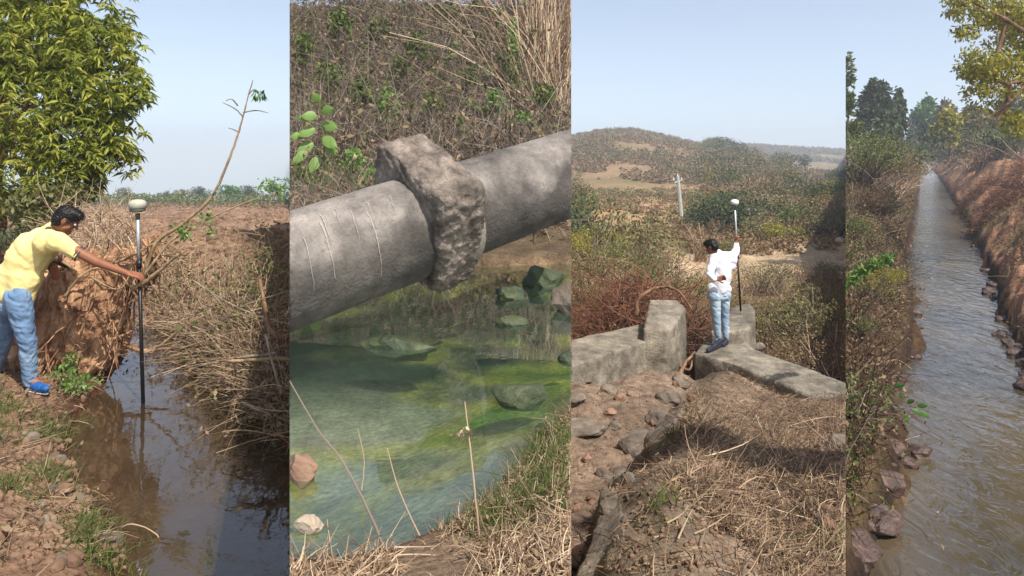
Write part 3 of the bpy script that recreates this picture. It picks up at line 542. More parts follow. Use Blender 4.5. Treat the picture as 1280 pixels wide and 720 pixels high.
# stump: a ragged leaning mass of torn wood and roots
st = root('root_stump', W(120, 450, 7.0), 'ragged brown root stump with torn stringy wood leaning over the stream', 'tree stump')
mb = MB(); YS = 7.1
core = [((60, 470), (75, 400), .2, .3), ((75, 400), (110, 360), .3, .34), ((110, 360), (140, 345), .34, .3), ((140, 345), (165, 338), .3, .2), ((165, 338), (186, 312), .17, .09), ((186, 312), (192, 296), .08, .04), ((110, 390), (120, 440), .32, .22), ((95, 425), (85, 478), .26, .16), ((135, 380), (128, 425), .24, .12), ((45, 420), (35, 470), .14, .12)]
o = vox('stump_wood', [('c', W(*a, YS), W(*b, YS), ra, rb) for a, b, ra, rb in core], .03, 'root_wood', st, 1)
me = o.data; n = len(me.vertices); a = np.empty(n*3, np.float32); me.vertices.foreach_get('co', a); a = a.reshape(-1, 3); nn = np.empty(n*3, np.float32); me.vertices.foreach_get('normal', nn); nn = nn.reshape(-1, 3)
g = n3(a*np.array([1.6, 1.6, .5]), .22, 5, 5); g2 = 1-np.abs(n3(a*np.array([1, 1, .35]), .07, 9, 3)); a = a+nn*(.11*g+.07*(g2-.6))[:, None]; me.vertices.foreach_set('co', a.ravel().astype(np.float32)); me.polygons.foreach_set('use_smooth', np.zeros(len(me.polygons), bool)); me.update()
mb = MB()
for i in range(340):                                  # stringy roots following the mass
    t = rng.random(); k = rng.integers(0, len(core)); (pa, pb, ra, rb) = core[k]; c0 = W(*pa, YS)*(1-t)+W(*pb, YS)*t; rr = ra*(1-t)+rb*t
    an = rng.uniform(-2.9, .6); off = np.array([math.cos(an), math.sin(an), rng.normal()*.4]); p0 = c0+off*rr*1.0; ln = rng.uniform(.15, .5); d = np.array([rng.normal()*.35-.15, rng.normal()*.2-.1, -1.]) if rng.random() < .7 else rng.normal(size=3)
    P = curls(p0[None], d[None], ln, .4, 6, .012); v, f = tubes(P, taper(1, 6, rng.uniform(.003, .014), .3), 6); mb.add(v, f)
put('root_strand', mb.mesh('root_strand', 'root_wood'), st, kind='stuff')
for l, r0 in (([(100, 350, 6.85), (82, 330, 6.8), (60, 322, 6.7), (52, 300, 6.7)], .03), ([(130, 340, 6.9), (128, 310, 6.85), (135, 280, 6.9), (126, 255, 6.9)], .016), ([(120, 345, 6.9), (150, 318, 6.8), (150, 290, 6.8)], .014), ([(150, 345, 6.8), (120, 335, 6.7), (96, 348, 6.6)], .022), ([(80, 372, 6.7), (105, 345, 6.7), (148, 362, 6.6), (166, 332, 6.7)], .02), ([(140, 330, 6.9), (160, 322, 6.9), (200, 300, 6.9)], .03)):
    mb = MB(); limb(mb, px3(l), r0*.65, r0*.25, 0, 7, 5, .2); put('root', mb.mesh('root', 'branch_tan', True), st)
mb = MB(); b_, px, Yy = scat(900, 1, 0, 1, 6, 7); ang = rng.random((900, 3)); c = np.array([W(60+rng.random()*110, 268+rng.random()*95, 6.9+rng.random()*1.2) for i in range(900)]); P = curls(c, rng.normal(size=(900, 3))+np.array([0, 0, .3]), rng.uniform(.15, .45, 900), .5, 5, .02); mb.add(*tubes(P, taper(900, 5, .004), 3)); put('root_twig', mb.mesh('root_twig', 'twig_dry'), st, kind='stuff')
# ------------------------------------------------------------------ mango tree on the left
tr = root('mango_tree', W(-40, 330, 9.6), 'big dense tree with long drooping green leaves filling the upper left', 'tree')
mb = MB(); limb(mb, [W(-6, 345, 9.2), W(-3, 290, 9.3), W(-6, 230, 9.4), W(0, 150, 9.6), W(20, 60, 9.8), W(30, -60, 10)], .11, .05, 0, 12, 6, .1)
put('trunk', mb.mesh('trunk', 'bark', True), tr)
mb = MB()
for e in ((105, 172, 9.2), (130, 160, 9.4), (90, 110, 9.4), (60, 200, 9.3), (160, 110, 9.6), (120, 60, 9.7), (-80, 120, 9.4), (60, 30, 9.8), (150, 185, 9.3), (120, 140, 9.3)):
    limb(mb, [W(0, 190+rng.uniform(-60, 20), 9.5), W(e[0]*.5, e[1]+22, 9.5), W(*e)], .04, .012, 0, 6, 5, .2)
put('limb', mb.mesh('limb', 'bark', True), tr)
def mpx(l): return [(*W(x, y, Y), rx/F*Y, ry_, rz/F*Y) for x, y, Y, rx, ry_, rz in l]
bl = mpx([(20, 40, 9.7, 130, 1.1, 70), (75, 60, 9.5, 85, .9, 58), (110, 30, 9.8, 52, .8, 46), (40, 130, 9.3, 110, 1.0, 75), (115, 100, 9.5, 62, .8, 62), (148, 110, 9.5, 36, .6, 34), (150, 62, 9.7, 24, .5, 34), (150, 165, 9.5, 30, .5, 24), (100, 175, 9.3, 55, .7, 48), (35, 200, 9.2, 75, .8, 58), (80, 225, 9.2, 44, .6, 32), (125, 195, 9.3, 24, .5, 22), (-80, 60, 9.6, 120, 1., 150), (60, -60, 9.9, 130, 1.2, 90), (20, 250, 9.5, 40, .6, 26), (165, 185, 9.5, 12, .3, 16), (172, 120, 9.5, 18, .4, 12), (140, 205, 9.4, 30, .5, 20), (105, 225, 9.3, 26, .4, 18)])
c = blobs(bl, 4600, .35, -.32, .38); n = len(c); print('mango', n)
m_ = 9; cc = np.repeat(c, m_, 0)+rng.normal(size=(n*m_, 3))*.02; th = rng.uniform(0, 2*math.pi, n*m_); d = np.stack([np.cos(th), np.sin(th), rng.uniform(-1.1, .35, n*m_)], 1)
mb = MB(); mb.add(*leaves(cc, rng.uniform(.06, .19, n*m_), .25, .15, d, True)); put('crown', mb.mesh('crown', 'leaf_mango'), tr)
# olive grey bush under it and small leafy plants on the bank
def leafbush(name, spots, n, L, m, label, cat, stems='twig_grey', wd=.45, gap=-.3, droop=.2, base=None, group=None, sn=30, gs=.3):
    b = blobs(mpx(spots), n, .2, gap, gs); lo = b[:, 2].min(); c0 = b.mean(0) if base is None else np.array(base); r = root(name, (c0[0], c0[1], lo if base is None else c0[2]), label, cat, group)
    mb = MB(); mb.add(*leaves(b, rng.uniform(L*.6, L*1.3, len(b)), wd, droop)); put('foliage', mb.mesh('foliage', m), r)
    k = rng.choice(len(b), min(sn, len(b))); s0 = np.stack([np.full(len(k), c0[0]), np.full(len(k), c0[1]), np.full(len(k), lo-.05 if base is None else c0[2]-.03)], 1)+rng.normal(size=(len(k), 3))*np.array([.3, .2, 0])*(b[:, 0].std()); P = curls(s0, b[k]-s0, np.linalg.norm(b[k]-s0, axis=1), .12, 6, .01)
    mb = MB(); mb.add(*tubes(P, taper(len(k), 6, max(.003, L*.06)), 4)); put('stem', mb.mesh('stem', stems), r); return r
leafbush('olive_bush', [(50, 255, 8.8, 48, .5, 26), (80, 240, 8.8, 30, .4, 16), (15, 275, 8.7, 30, .5, 22), (60, 272, 8.6, 24, .3, 16)], 2600, .08, 'leaf_olive', 'olive grey leafy bush tucked beneath the big tree behind the person', 'bush')
leafbush('yellow_green_plant', [(98, 478, 6.55, 26, .2, 12), (82, 465, 6.6, 16, .15, 10), (88, 450, 6.65, 8, .1, 14)], 420, .045, 'leaf_bright', 'low yellow green plant at the foot of the root stump beside the water', 'plant', sn=18)
leafbush('bank_shrub', [(20, 300, 7.9, 30, .3, 20)], 500, .05, 'leaf_dark', 'dark leafy shrub behind the back of the stooping person', 'shrub')
# distant trees behind the field
def fartree(px, pyt, pyb, wpx, Y, m, label, group, p=1, trunk=True, lumps=7, n=1500, name='distant_tree', zbase=None, L=None, droop=.1, gap=-.35, cat='tree', bark='bark', zlo=.42):
    zb = zat(px, Y, p) if zbase is None else zbase; b0 = np.array([(px-640)/F*Y, Y, zb]); top = (HZ-pyt)/F*Y; h = top-zb; wd = wpx/F*Y/2; r = root(name, b0, label, cat, group); bl = []
    for i in range(lumps):
        a = rng.uniform(0, 6.28); q_ = rng.uniform(0, .62)*wd; zz = zb+h*rng.uniform(zlo, .8); s_ = rng.uniform(.34, .58); bl.append((b0[0]+math.cos(a)*q_, Y+math.sin(a)*q_, zz, wd*s_, wd*s_, min(h*.24, wd*s_*1.1)))
    bl.append((b0[0], Y, top-h*.2, wd*.4, wd*.4, h*.2)); c = blobs(bl, n, .3, gap, wd*.35); mb = MB(); L = L or max(.12, wd*.1); mb.add(*leaves(c, rng.uniform(L*.6, L*1.3, len(c)), .55, droop)); put('crown', mb.mesh('crown', m), r)
    mb = MB(); hh = h*.5; limb(mb, [b0-np.array([0, 0, .3]), b0+np.array([wd*.05, 0, hh*.5]), b0+np.array([-wd*.04, 0, hh])], max(.05, wd*.09), max(.03, wd*.05), 0, 7, 4, .1)
    for b in bl[:6]: limb(mb, [b0+np.array([0, 0, hh*.7]), (b0+np.array([0, 0, hh])+np.array(b[:3]))/2, np.array(b[:3])], wd*.045, wd*.02, 0, 5, 3, .1)
    put('trunk', mb.mesh('trunk', bark), r); return r
G1 = 'trees lining the far edge of the ploughed field'
for i, (px, t, wp, m, lb) in enumerate([(158, 238, 26, 'leaf_scrub_green', 'rounded distant tree behind the satellite receiver of the stream pole'), (132, 246, 22, 'leaf_scrub_green', 'small hazy tree left of the satellite receiver at the field edge'), (112, 252, 16, 'leaf_olive', 'lowest hazy tree farthest left along the field edge'), (184, 250, 18, 'leaf_olive', 'small pale tree right of the stream pole receiver'), (207, 243, 16, 'leaf_dark', 'small upright tree midway along the field edge'), (228, 242, 30, 'leaf_olive', 'flat grey green tree left of where the leaning branch crosses the tree line'), (249, 238, 30, 'leaf_dark', 'dark rounded tree right behind the leaning branch'), (284, 236, 38, 'leaf_green', 'broad green tree between the leaning branch and the panel edge'), (312, 236, 30, 'leaf_dark', 'dark green tree second from the right in the field tree line'), (348, 226, 46, 'leaf_green', 'tallest bright green tree at the right end of the field tree line')]):
    fartree(px, t-5, 257, wp*1.15, 108+i % 3*5, m, lb, G1, 1, n=1700, name='distant_tree')
mb = MB(); b, px, Yy = scat(9000, 1, 90, 365, 95, 125); b[:, 2] += rng.random(9000)**2*1.6; mb.add(*leaves(b, rng.uniform(.2, .5, 9000), .6, 0)); put('hedge_scrub', mb.mesh('hedge_scrub', 'leaf_scrub_green'), kind='stuff', label='low dense green scrub filling the foot of the distant tree line', cat='scrub')
mb = MB(); b, px, Yy = scat(7000, 1, 90, 365, 60, 100); b[:, 2] += rng.random(7000)**2*.3; b = b[fbm(b[:, 0], b[:, 1], 7, 3, 5) > -.1]; mb.add(*leaves(b, rng.uniform(.12, .4, len(b)), .5, 0)); put('dry_weeds', mb.mesh('dry_weeds', 'leaf_dead'), kind='stuff', label='pale reddish dry weeds along the far side of the ploughed field', cat='weeds')
# clods on the ploughed field
mb = MB(); v1, f1 = ICO[1]; b, px, Yy = scat(5200, 1, 110, 362, 9.5, 60)
for i in range(0, len(b), 2): s_ = rng.uniform(.015, .07)*(1+Yy[i]/50); mb.add(v1*s_*rng.uniform(.6, 1.3, 3)+b[i], f1)
put('soil_clods', mb.mesh('soil_clods', 'soil_clod'), kind='stuff', label='broken reddish clods scattered over the ploughed field', cat='soil')
# dry brush heaped on the right bank
def brush(name, n, p, a, b_, y0, y1, m, label, cat, L=(.3, .9), r=.004, lift=.5, up=.6, bend=.5, flt=None, sides=3, k=5, sag=.1, kind='stuff', leafs=None):
    b, px, Yy = scat(n, p, a, b_, y0, y1)
    if flt is not None: s_ = flt(b, px, Yy); b = b[s_]; Yy = Yy[s_]
    n = len(b); b[:, 2] += rng.random(n)**1.6*lift; d = rng.normal(size=(n, 3)); d[:, 2] = np.abs(d[:, 2])*up; P = curls(b, d, rng.uniform(*L, n), bend, k, .012, sag); mb = MB(); mb.add(*tubes(P, taper(n, k, r*rng.uniform(.6, 1.7, n)), sides))
    if leafs: e = P[:, rng.integers(1, k, n)[0]]; e = P.reshape(-1, 3)[rng.choice(n*k, leafs[0])]; mb.add(*leaves(e, rng.uniform(leafs[1]*.5, leafs[1]*1.4, leafs[0]), .5), 1)
    return put(name, mb.mesh(name, [m]+([leafs[2]] if leafs else [])), kind=kind, label=label, cat=cat)
HAIR = 1
def rb1(b, px, Yy): d, lf = shore(b[:, 0], b[:, 1], 1); return (~lf) & (d > .0)
brush('dry_brush', 9000, 1, 180, 372, 4.8, 8.3, 'twig_dry', 'heaped tan dry twigs covering the right bank of the stream', 'brush', (.15, .6), .0034, .4, .5, .6, rb1, leafs=(7000, .05, 'leaf_dead'))
brush('grey_brush', 2600, 1, 180, 372, 5, 8, 'twig_dark', 'dark tangled twigs in the shaded lower part of the stream bank', 'brush', (.15, .5), .004, .25, .3, .6, rb1, leafs=(7000, .04, 'leaf_olive'))
brush('dry_stalks', 420, 1, 195, 372, 6.8, 10, 'twig_dry', 'thin upright straw coloured stalks between the stream and the field', 'stalks', (.3, .8), .003, .2, 2.2, .25, rb1)
brush('bank_greens', 1500, 1, 195, 372, 6, 10, 'twig_dry', 'sparse green leaves growing among the dry stream brush', 'foliage', (.2, .6), .003, .7, 1.2, .3, lambda b, px, Y: rb1(b, px, Y) & (fbm(b[:, 0], b[:, 1], .8, 3, 77) > .2), leafs=(2600, .05, 'leaf_scrub_green'))
brush('field_stubble', 5000, 1, 90, 372, 9, 30, 'leaf_dead', 'short dry stubble and weeds between furrows', 'stubble', (.08, .3), .004, .05, .8, .4, lambda b, px, Y: fbm(b[:, 0], b[:, 1], 2.5, 3, 78) > .0)
brush('far_side_brush', 2600, 1, 60, 230, 8.5, 12.5, 'twig_dry', 'dry reddish brush behind the stump at the edge of the field', 'brush', (.2, .6), .004, .25, .6, .5, rb1, leafs=(3000, .06, 'leaf_dead'))
Gl = 'branches and logs lying in the stream brush'
for pts, r0, m, lb in (([(366, 420, 6.2), (340, 416, 6.1), (325, 350, 6.4)], .03, 'bark', 'dark crooked limb standing in the brush near the right side of the stream'), ([(372, 449, 5.9), (335, 449, 5.85), (284, 452, 5.8)], .024, 'branch_tan', 'pale straight log lying level on the right bank'), ([(345, 442, 5.95), (320, 445, 5.9), (296, 447, 5.9)], .02, 'bark_pale', 'short grey log lying just above the pale level log'), ([(352, 492, 5.6), (345, 470, 5.6), (332, 418, 5.8)], .018, 'bark_pale', 'upright grey pole slanting through the right bank brush'),
                       ([(154, 430, 7.2), (172, 437, 7.1), (190, 440, 7.1)], .032, 'root_wood', 'stubby reddish broken log floating beside the pole'), ([(178, 442, 7.0), (200, 432, 7.0), (235, 405, 6.9), (262, 392, 6.9)], .014, 'branch_tan', 'long thin pale stick slanting up from the floating log'), ([(176, 438, 7.2), (210, 436, 7.2), (250, 432, 7.1)], .02, 'bark', 'dark stick lying low on the water behind the slanting pale stick'), ([(278, 540, 5.45), (310, 538, 5.4), (366, 548, 5.3)], .007, 'branch_tan', 'slim pale twig reaching left over the water near the right edge'), ([(305, 505, 5.7), (330, 515, 5.6), (366, 528, 5.5)], .012, 'bark_pale', 'grey twig resting on the lower right bank above the water'),
                       ([(225, 418, 6.6), (262, 412, 6.4), (300, 384, 6.3), (366, 362, 6.2)], .007, 'bark_pale', 'arched pale branch sweeping up to the right across the brush'), ([(240, 350, 6.8), (300, 386, 6.5), (366, 406, 6.2)], .006, 'bark_pale', 'long sagging pale branch across the middle of the brush'), ([(0, 600, 4.9), (18, 606, 4.9), (36, 610, 4.85)], .014, 'branch_tan', 'pale stick lying on the bare soil at the left edge'), ([(140, 668, 4.3), (165, 655, 4.3), (200, 674, 4.25), (186, 715, 4.2)], .005, 'twig_dry', 'thin bent twig reaching over the water from the near left bank')):
    P = px3(pts)
    mb = MB(); limb(mb, P, r0, r0*.5, 0, 7, 5, .15); put('fallen_branch', mb.mesh('fallen_branch', m, True), label=lb, cat='branch', group=Gl)
# bare soil bank: litter, grass tufts, stones
def lb1(b, px, Yy): d, lf = shore(b[:, 0], b[:, 1], 1); return lf & (d > .02)
brush('bank_litter', 2600, 1, -60, 165, 3.2, 8, 'litter_brown', 'broken twigs and dry leaves littering the near soil bank', 'litter', (.04, .22), .003, .02, .15, .5, lambda b, px, Y: lb1(b, px, Y) & (fbm(b[:, 0], b[:, 1], .5, 3, 8) > -.1), k=4, leafs=(1500, .045, 'leaf_dead'))
def tufts(name, spots, p, m, label, L=.16, n=70, cat='grass', wd=.004, spread=.08):
    mb = MB()
    for px, Y in spots:
        b = np.array([gpt(px+rng.normal()*spread/Y*F, Y+rng.normal()*spread, p) for i in range(n)]); d = rng.normal(size=(n, 3))*.55; d[:, 2] = 1; P = curls(b, d, rng.uniform(L*.4, L*1.3, n), .5, 4, .004, .3); mb.add(*tubes(P, taper(n, 4, wd, .15), 3))
    return put(name, mb.mesh(name, m), kind='stuff', label=label, cat=cat)
tufts('grass', [(8, 5.6), (0, 5.3), (12, 5.9), (4, 6.1), (75, 5.6), (62, 5.8), (50, 5.5), (60, 4.8), (72, 4.75), (48, 4.7), (25, 4.4), (10, 4.5), (118, 4.3), (128, 4.2), (112, 4.1), (100, 3.95), (20, 7.4), (10, 7.8), (30, 7.9), (0, 7.2), (-10, 8.4), (20, 8.6), (120, 3.9), (136, 3.85)], 1, 'leaf_scrub_green', 'small green grass tufts on the near stream bank', .13, 60)
v3 = 0
for i in range(46):
    px = rng.uniform(-10, 150); Y = rng.uniform(3.6, 6.6); X_ = (px-640)/F*Y; d, lf = shore(np.array([X_]), np.array([Y]), 1)
    if d[0] < 0 or (15 < px < 75 and 6 < Y): continue
    s_ = rng.uniform(.018, .055); v, f = rockv(gpt(px, Y, 1, s_*.2), s_*rng.uniform(.7, 1.4, 3), 2, .2, i); mb = MB(); mb.add(v, f); put('stone', mb.mesh('stone', ['rock_brown', 'rock_grey', 'soil_clod'][i % 3]), label='small rough stone or clod lying on the bare soil of the near stream bank', cat='stone', group='stones and clods on the near stream bank')
mb = MB()
for i in range(1500):
    px = rng.uniform(-20, 160); Y = math.exp(rng.uniform(math.log(3.3), math.log(7))); d, lf = shore(np.array([(px-640)/F*Y]), np.array([Y]), 1)
    if d[0] < 0 or fbm((px-640)/F*Y, Y, .4, 2, 44) < 0: continue
    s_ = rng.uniform(.008, .035); mb.add(ICO[1][0]*s_*rng.uniform(.6, 1.3, 3)+gpt(px, Y, 1, s_*.1), ICO[1][1])
put('crumbled_soil', mb.mesh('crumbled_soil', 'soil_clod'), kind='stuff', label='crumbled lumps of brown soil on the near bank', cat='soil')
# ================================================================== place 2: concrete pipe over the green pool
PANEL[0] = 2
PL, PR, RP = W(362, 338, 2.27), W(714, 216, 3.03), .182
ax = unit(PR-PL); tv = unit(np.cross(ax, [0, 0, 1.])); upv = np.cross(tv, ax)      # tv points right and towards the camera
def pipept(px):
    t = 0
    for t in np.linspace(-1, 2, 900):
        p = PL+(PR-PL)*t
        if p[1] > 0 and p[0]/p[1]*F+640 >= px: return p
pr_ = root('water_pipe', pipept(540)-upv*RP, 'big weathered grey concrete pipe crossing above the green pool', 'pipe')
def pipeseg(name, a, b, prof, seed, parent=pr_):
    L = np.linalg.norm(b-a); n = 72; rings = []
    hs = np.linspace(0, 1, 60); an = np.arange(n)/n*2*math.pi; V = []
    for h in hs:
        r = np.interp(h*L, [p[0] for p in prof], [p[1] for p in prof]); V.append(a+ax*h*L+r*(np.cos(an)[:, None]*tv+np.sin(an)[:, None]*upv))
    V = np.concatenate(V); I = np.arange(60*n).reshape(60, n); J = np.roll(I, -1, 1); q = np.stack([I[:-1], J[:-1], J[1:], I[1:]], -1).reshape(-1, 4)
    c = (a+b)/2; V = V+unit(V-c-((V-c)@ax)[:, None]*ax)*(.0035*n3(V, .12, seed)+.0012*n3(V, .02, seed+2))[:, None]
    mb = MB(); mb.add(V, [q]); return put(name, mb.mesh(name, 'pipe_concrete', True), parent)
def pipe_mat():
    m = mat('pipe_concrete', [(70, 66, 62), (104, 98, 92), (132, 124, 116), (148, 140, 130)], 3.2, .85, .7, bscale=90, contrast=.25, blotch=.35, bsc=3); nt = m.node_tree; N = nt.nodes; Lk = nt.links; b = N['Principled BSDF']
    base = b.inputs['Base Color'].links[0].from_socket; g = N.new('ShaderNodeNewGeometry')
    # the flank's shade painted in with algae stain: by section height, broken by noise
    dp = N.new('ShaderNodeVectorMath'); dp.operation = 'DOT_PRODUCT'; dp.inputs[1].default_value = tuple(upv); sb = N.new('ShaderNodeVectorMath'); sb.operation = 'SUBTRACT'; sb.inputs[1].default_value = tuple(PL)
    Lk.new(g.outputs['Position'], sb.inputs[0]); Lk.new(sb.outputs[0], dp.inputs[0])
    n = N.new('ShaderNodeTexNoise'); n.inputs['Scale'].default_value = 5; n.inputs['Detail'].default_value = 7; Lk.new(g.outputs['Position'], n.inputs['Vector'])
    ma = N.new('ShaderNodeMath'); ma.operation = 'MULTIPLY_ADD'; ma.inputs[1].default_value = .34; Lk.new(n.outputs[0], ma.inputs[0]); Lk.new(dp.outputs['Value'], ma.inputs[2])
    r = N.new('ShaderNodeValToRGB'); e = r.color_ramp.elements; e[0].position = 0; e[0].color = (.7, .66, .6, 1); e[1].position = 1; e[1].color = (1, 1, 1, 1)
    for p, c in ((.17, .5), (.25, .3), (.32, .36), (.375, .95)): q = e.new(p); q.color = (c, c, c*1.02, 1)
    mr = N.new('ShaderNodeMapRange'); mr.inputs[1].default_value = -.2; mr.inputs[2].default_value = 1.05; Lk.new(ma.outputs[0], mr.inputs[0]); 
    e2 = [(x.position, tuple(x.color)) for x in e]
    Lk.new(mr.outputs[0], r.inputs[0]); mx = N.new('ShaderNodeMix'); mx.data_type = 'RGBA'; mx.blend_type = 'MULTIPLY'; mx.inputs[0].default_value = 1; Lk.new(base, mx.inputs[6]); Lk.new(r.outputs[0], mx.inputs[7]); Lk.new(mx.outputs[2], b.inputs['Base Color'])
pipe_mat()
pa, pc, pe = pipept(300), pipept(541), pipept(800)
l1 = np.linalg.norm(pc-pa); l2 = np.linalg.norm(pe-pc)
CAPS.add('pipe_section')
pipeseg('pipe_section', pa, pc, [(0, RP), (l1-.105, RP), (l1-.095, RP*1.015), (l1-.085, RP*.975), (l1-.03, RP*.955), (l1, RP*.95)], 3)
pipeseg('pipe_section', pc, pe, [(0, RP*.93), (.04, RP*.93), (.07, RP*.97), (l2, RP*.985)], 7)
def ringv(t0, t1, r, seed, name, m):
    c = pc+ax*t0; L = t1-t0; n = 48; an = np.arange(n)/n*2*math.pi; V = []; pf = [(0, r*.9), (0, r), (L*.5, r*1.01), (L, r), (L, r*.9)]
    for h, q in pf: V.append(c+ax*h+q*(np.cos(an)[:, None]*tv+np.sin(an)[:, None]*upv))
    V = np.concatenate(V); I = np.arange(5*n).reshape(5, n); J = np.roll(I, -1, 1); q = np.stack([I[:-1], J[:-1], J[1:], I[1:]], -1).reshape(-1, 4); mb = MB(); mb.add(V, [q]); return put(name, mb.mesh(name, m, True), pr_)
ringv(.0, .085, RP*1.1, 4, 'joint_collar', 'concrete')
def roughbox(name, c, axes, dims, m, parent, amp, s, seed, voxel=.012, bev=.03, taper_=None, smooth=2, **k):
    v, f_ = ICO[4]; v = v*(np.sum(np.abs(v)**11, 1)**(-1/11))[:, None]*np.array(dims)*.5; fs = [f_]
    if taper_: v = v*np.where(v[:, 2:3] < 0, np.array([[taper_[0], taper_[1], 1]]), 1)
    v = v@np.array(axes)+c; mb = MB(); mb.add(v, fs); me = mb.mesh('t', m); o = bpy.data.objects.new('t', me); C.objects.link(o); r = o.modifiers.new('r', 'REMESH'); r.mode = 'VOXEL'; r.voxel_size = voxel; q = o.modifiers.new('s', 'SMOOTH'); q.iterations = smooth; q.factor = .5
    dg = bpy.context.evaluated_depsgraph_get(); me2 = bpy.data.meshes.new_from_object(o.evaluated_get(dg)); bpy.data.objects.remove(o); me2.materials.clear(); me2.materials.append(MATS[m]); me2.name = name
    n = len(me2.vertices); a = np.empty(n*3, np.float32); me2.vertices.foreach_get('co', a); a = a.reshape(-1, 3); nn = np.empty(n*3, np.float32); me2.vertices.foreach_get('normal', nn); nn = nn.reshape(-1, 3)
    a = a+nn*(amp*.6*n3(a, s, seed, 3)+amp*.75*n3(a, s*.24, seed+3, 5))[:, None]; me2.vertices.foreach_set('co', a.ravel().astype(np.float32)); me2.polygons.foreach_set('use_smooth', np.ones(len(me2.polygons), bool)); me2.update(); return put(name, me2, parent, **k)
ca, sa = math.cos(math.radians(28)), math.sin(math.radians(28))
roughbox('concrete_saddle', pc+upv*.04-ax*.02, [ax, tv*ca-upv*sa, upv*ca+tv*sa], (.2, .44, .42), 'concrete_rough', pr_, .011, .1, 12, .006, .055, None, smooth=1)
mb = MB()                                            # white lime streaks run down the pipe
for px, l, wd_, a0 in ((393, .17, .004, .9), (398, .12, .003, 1.05), (446, .2, .003, .8), (452, .09, .002, 1.), (367, .15, .002, .7), (430, .1, .0025, .95), (480, .07, .002, 1.0), (418, .07, .002, 1.1)):
    c = pipept(px); th = a0-np.linspace(0, l/RP*1.1, 22); wob = .004*np.sin(np.linspace(0, 9, 22))+.002*rng.normal(size=22)
    ctr = c+ax*(wob*.35-.02*np.linspace(0, 1, 22))[:, None]+(RP+.0022)*(np.cos(th)[:, None]*tv+np.sin(th)[:, None]*upv); ww = wd_*.5*np.linspace(1.4, .4, 22)*rng.uniform(.6, 1.4, 22)
    mb.add(np.concatenate([ctr-ax*ww[:, None], ctr+ax*ww[:, None]]), [np.stack([np.arange(21), np.arange(1, 22), np.arange(23, 44), np.arange(22, 43)], -1)])
mat('lime', [(128, 122, 116), (150, 144, 138)], 60, .9, 0)
put('lime_streak', mb.mesh('lime_streak', 'lime', True), pr_, kind='stuff')
# rocks in and beside the pool
G2 = 'rocks in and around the green pool'
def rk(px, py, rpx, p, m, label, seed, sub=3, asp=(1.2, .9, .7), z=None, sink=.25, group=None, name='rock', Y=None, rough=.22):
    if Y is None: zz = WZ[p] if z is None else z; Y = zz*F/(HZ-py)
    r = rpx/F*Y; zz = (HZ-py)/F*Y; v, f = rockv(((px-640)/F*Y, Y, zz+r*asp[2]*(1-sink)-r*asp[2]*.3), np.array(asp)*r, sub, rough, seed); mb = MB(); mb.add(v, f); return put(name, mb.mesh(name, m), label=label, cat='rock', group=group)
rk(650, 500, 33, 2, 'rock_algae', 'dark green rock with weed standing in the yellow green shallows', 3, 4, (1.1, .8, .62), sink=.55)
rk(712, 388, 26, 2, 'rock_grey', 'rounded grey rock rising at the right end of the pool', 5, 4, (1., .8, .9), sink=.3)
rk(376, 596, 22, 2, 'rock_brown', 'brown rounded rock in the shallow water at the left side', 8, 4, (1, .8, .95), sink=.3)
rk(387, 660, 20, 2, 'rock_pale', 'pale angular rock lying in the shallows near the bottom left', 12, 4, (1, .8, .6), sink=.3)
rk(634, 372, 20, 2, 'rock_algae', 'sunken squarish rock below the pipe left of another sunken rock', 14, 3, (1.1, .8, .8), sink=.55, rough=.4)
rk(676, 356, 24, 2, 'rock_algae', 'sunken brown rock under the right part of the pipe', 15, 3, (1.1, .8, .8), sink=.55, rough=.4)
rk(640, 404, 18, 2, 'rock_algae', 'small sunken rock below the two sunken rocks', 16, 3, (1.1, .8, .5), sink=.6)
rk(500, 432, 34, 2, 'rock_algae', 'long flat sunken rock in the reflection of the pipe', 17, 3, (1.3, .6, .5), sink=1., rough=.4)
rk(712, 450, 14, 2, 'rock_algae', 'mossy stone at the right edge of the shallows', 18, 3, (1, .8, .6), sink=.5)
rk(690, 540, 20, 2, 'rock_algae', 'green brown stone where the pool meets the near bank', 19, 3, (1.1, .8, .5), sink=.4)
rk(700, 232, 20, 2, 'rock_grey', 'grey boulder half hidden behind the right end of the pipe', 20, 3, (1, .8, 1.5), Y=9.5)
for i in range(26):
    px = rng.uniform(560, 710); py = 695-(px-560)*.55+rng.normal()*22; rk(px, py, rng.uniform(2, 6), 2, ['rock_pale', 'rock_brown', 'rock_grey'][i % 3], 'small pebble scattered at the near edge of the pool', 40+i, 2, group='pebbles at the near edge of the pool', name='pebble', sink=.2)
for i in range(16):
    px = rng.uniform(366, 420); Y = rng.uniform(6.5, 8.2); rk(px, 0, 4, 2, ['rock_pale', 'rock_brown'][i % 2], 'small pale stone on the gravel spot left behind the pipe', 70+i, 2, group='stones on the gravel spot behind the pipe', name='pebble', Y=Y) if 0 else None
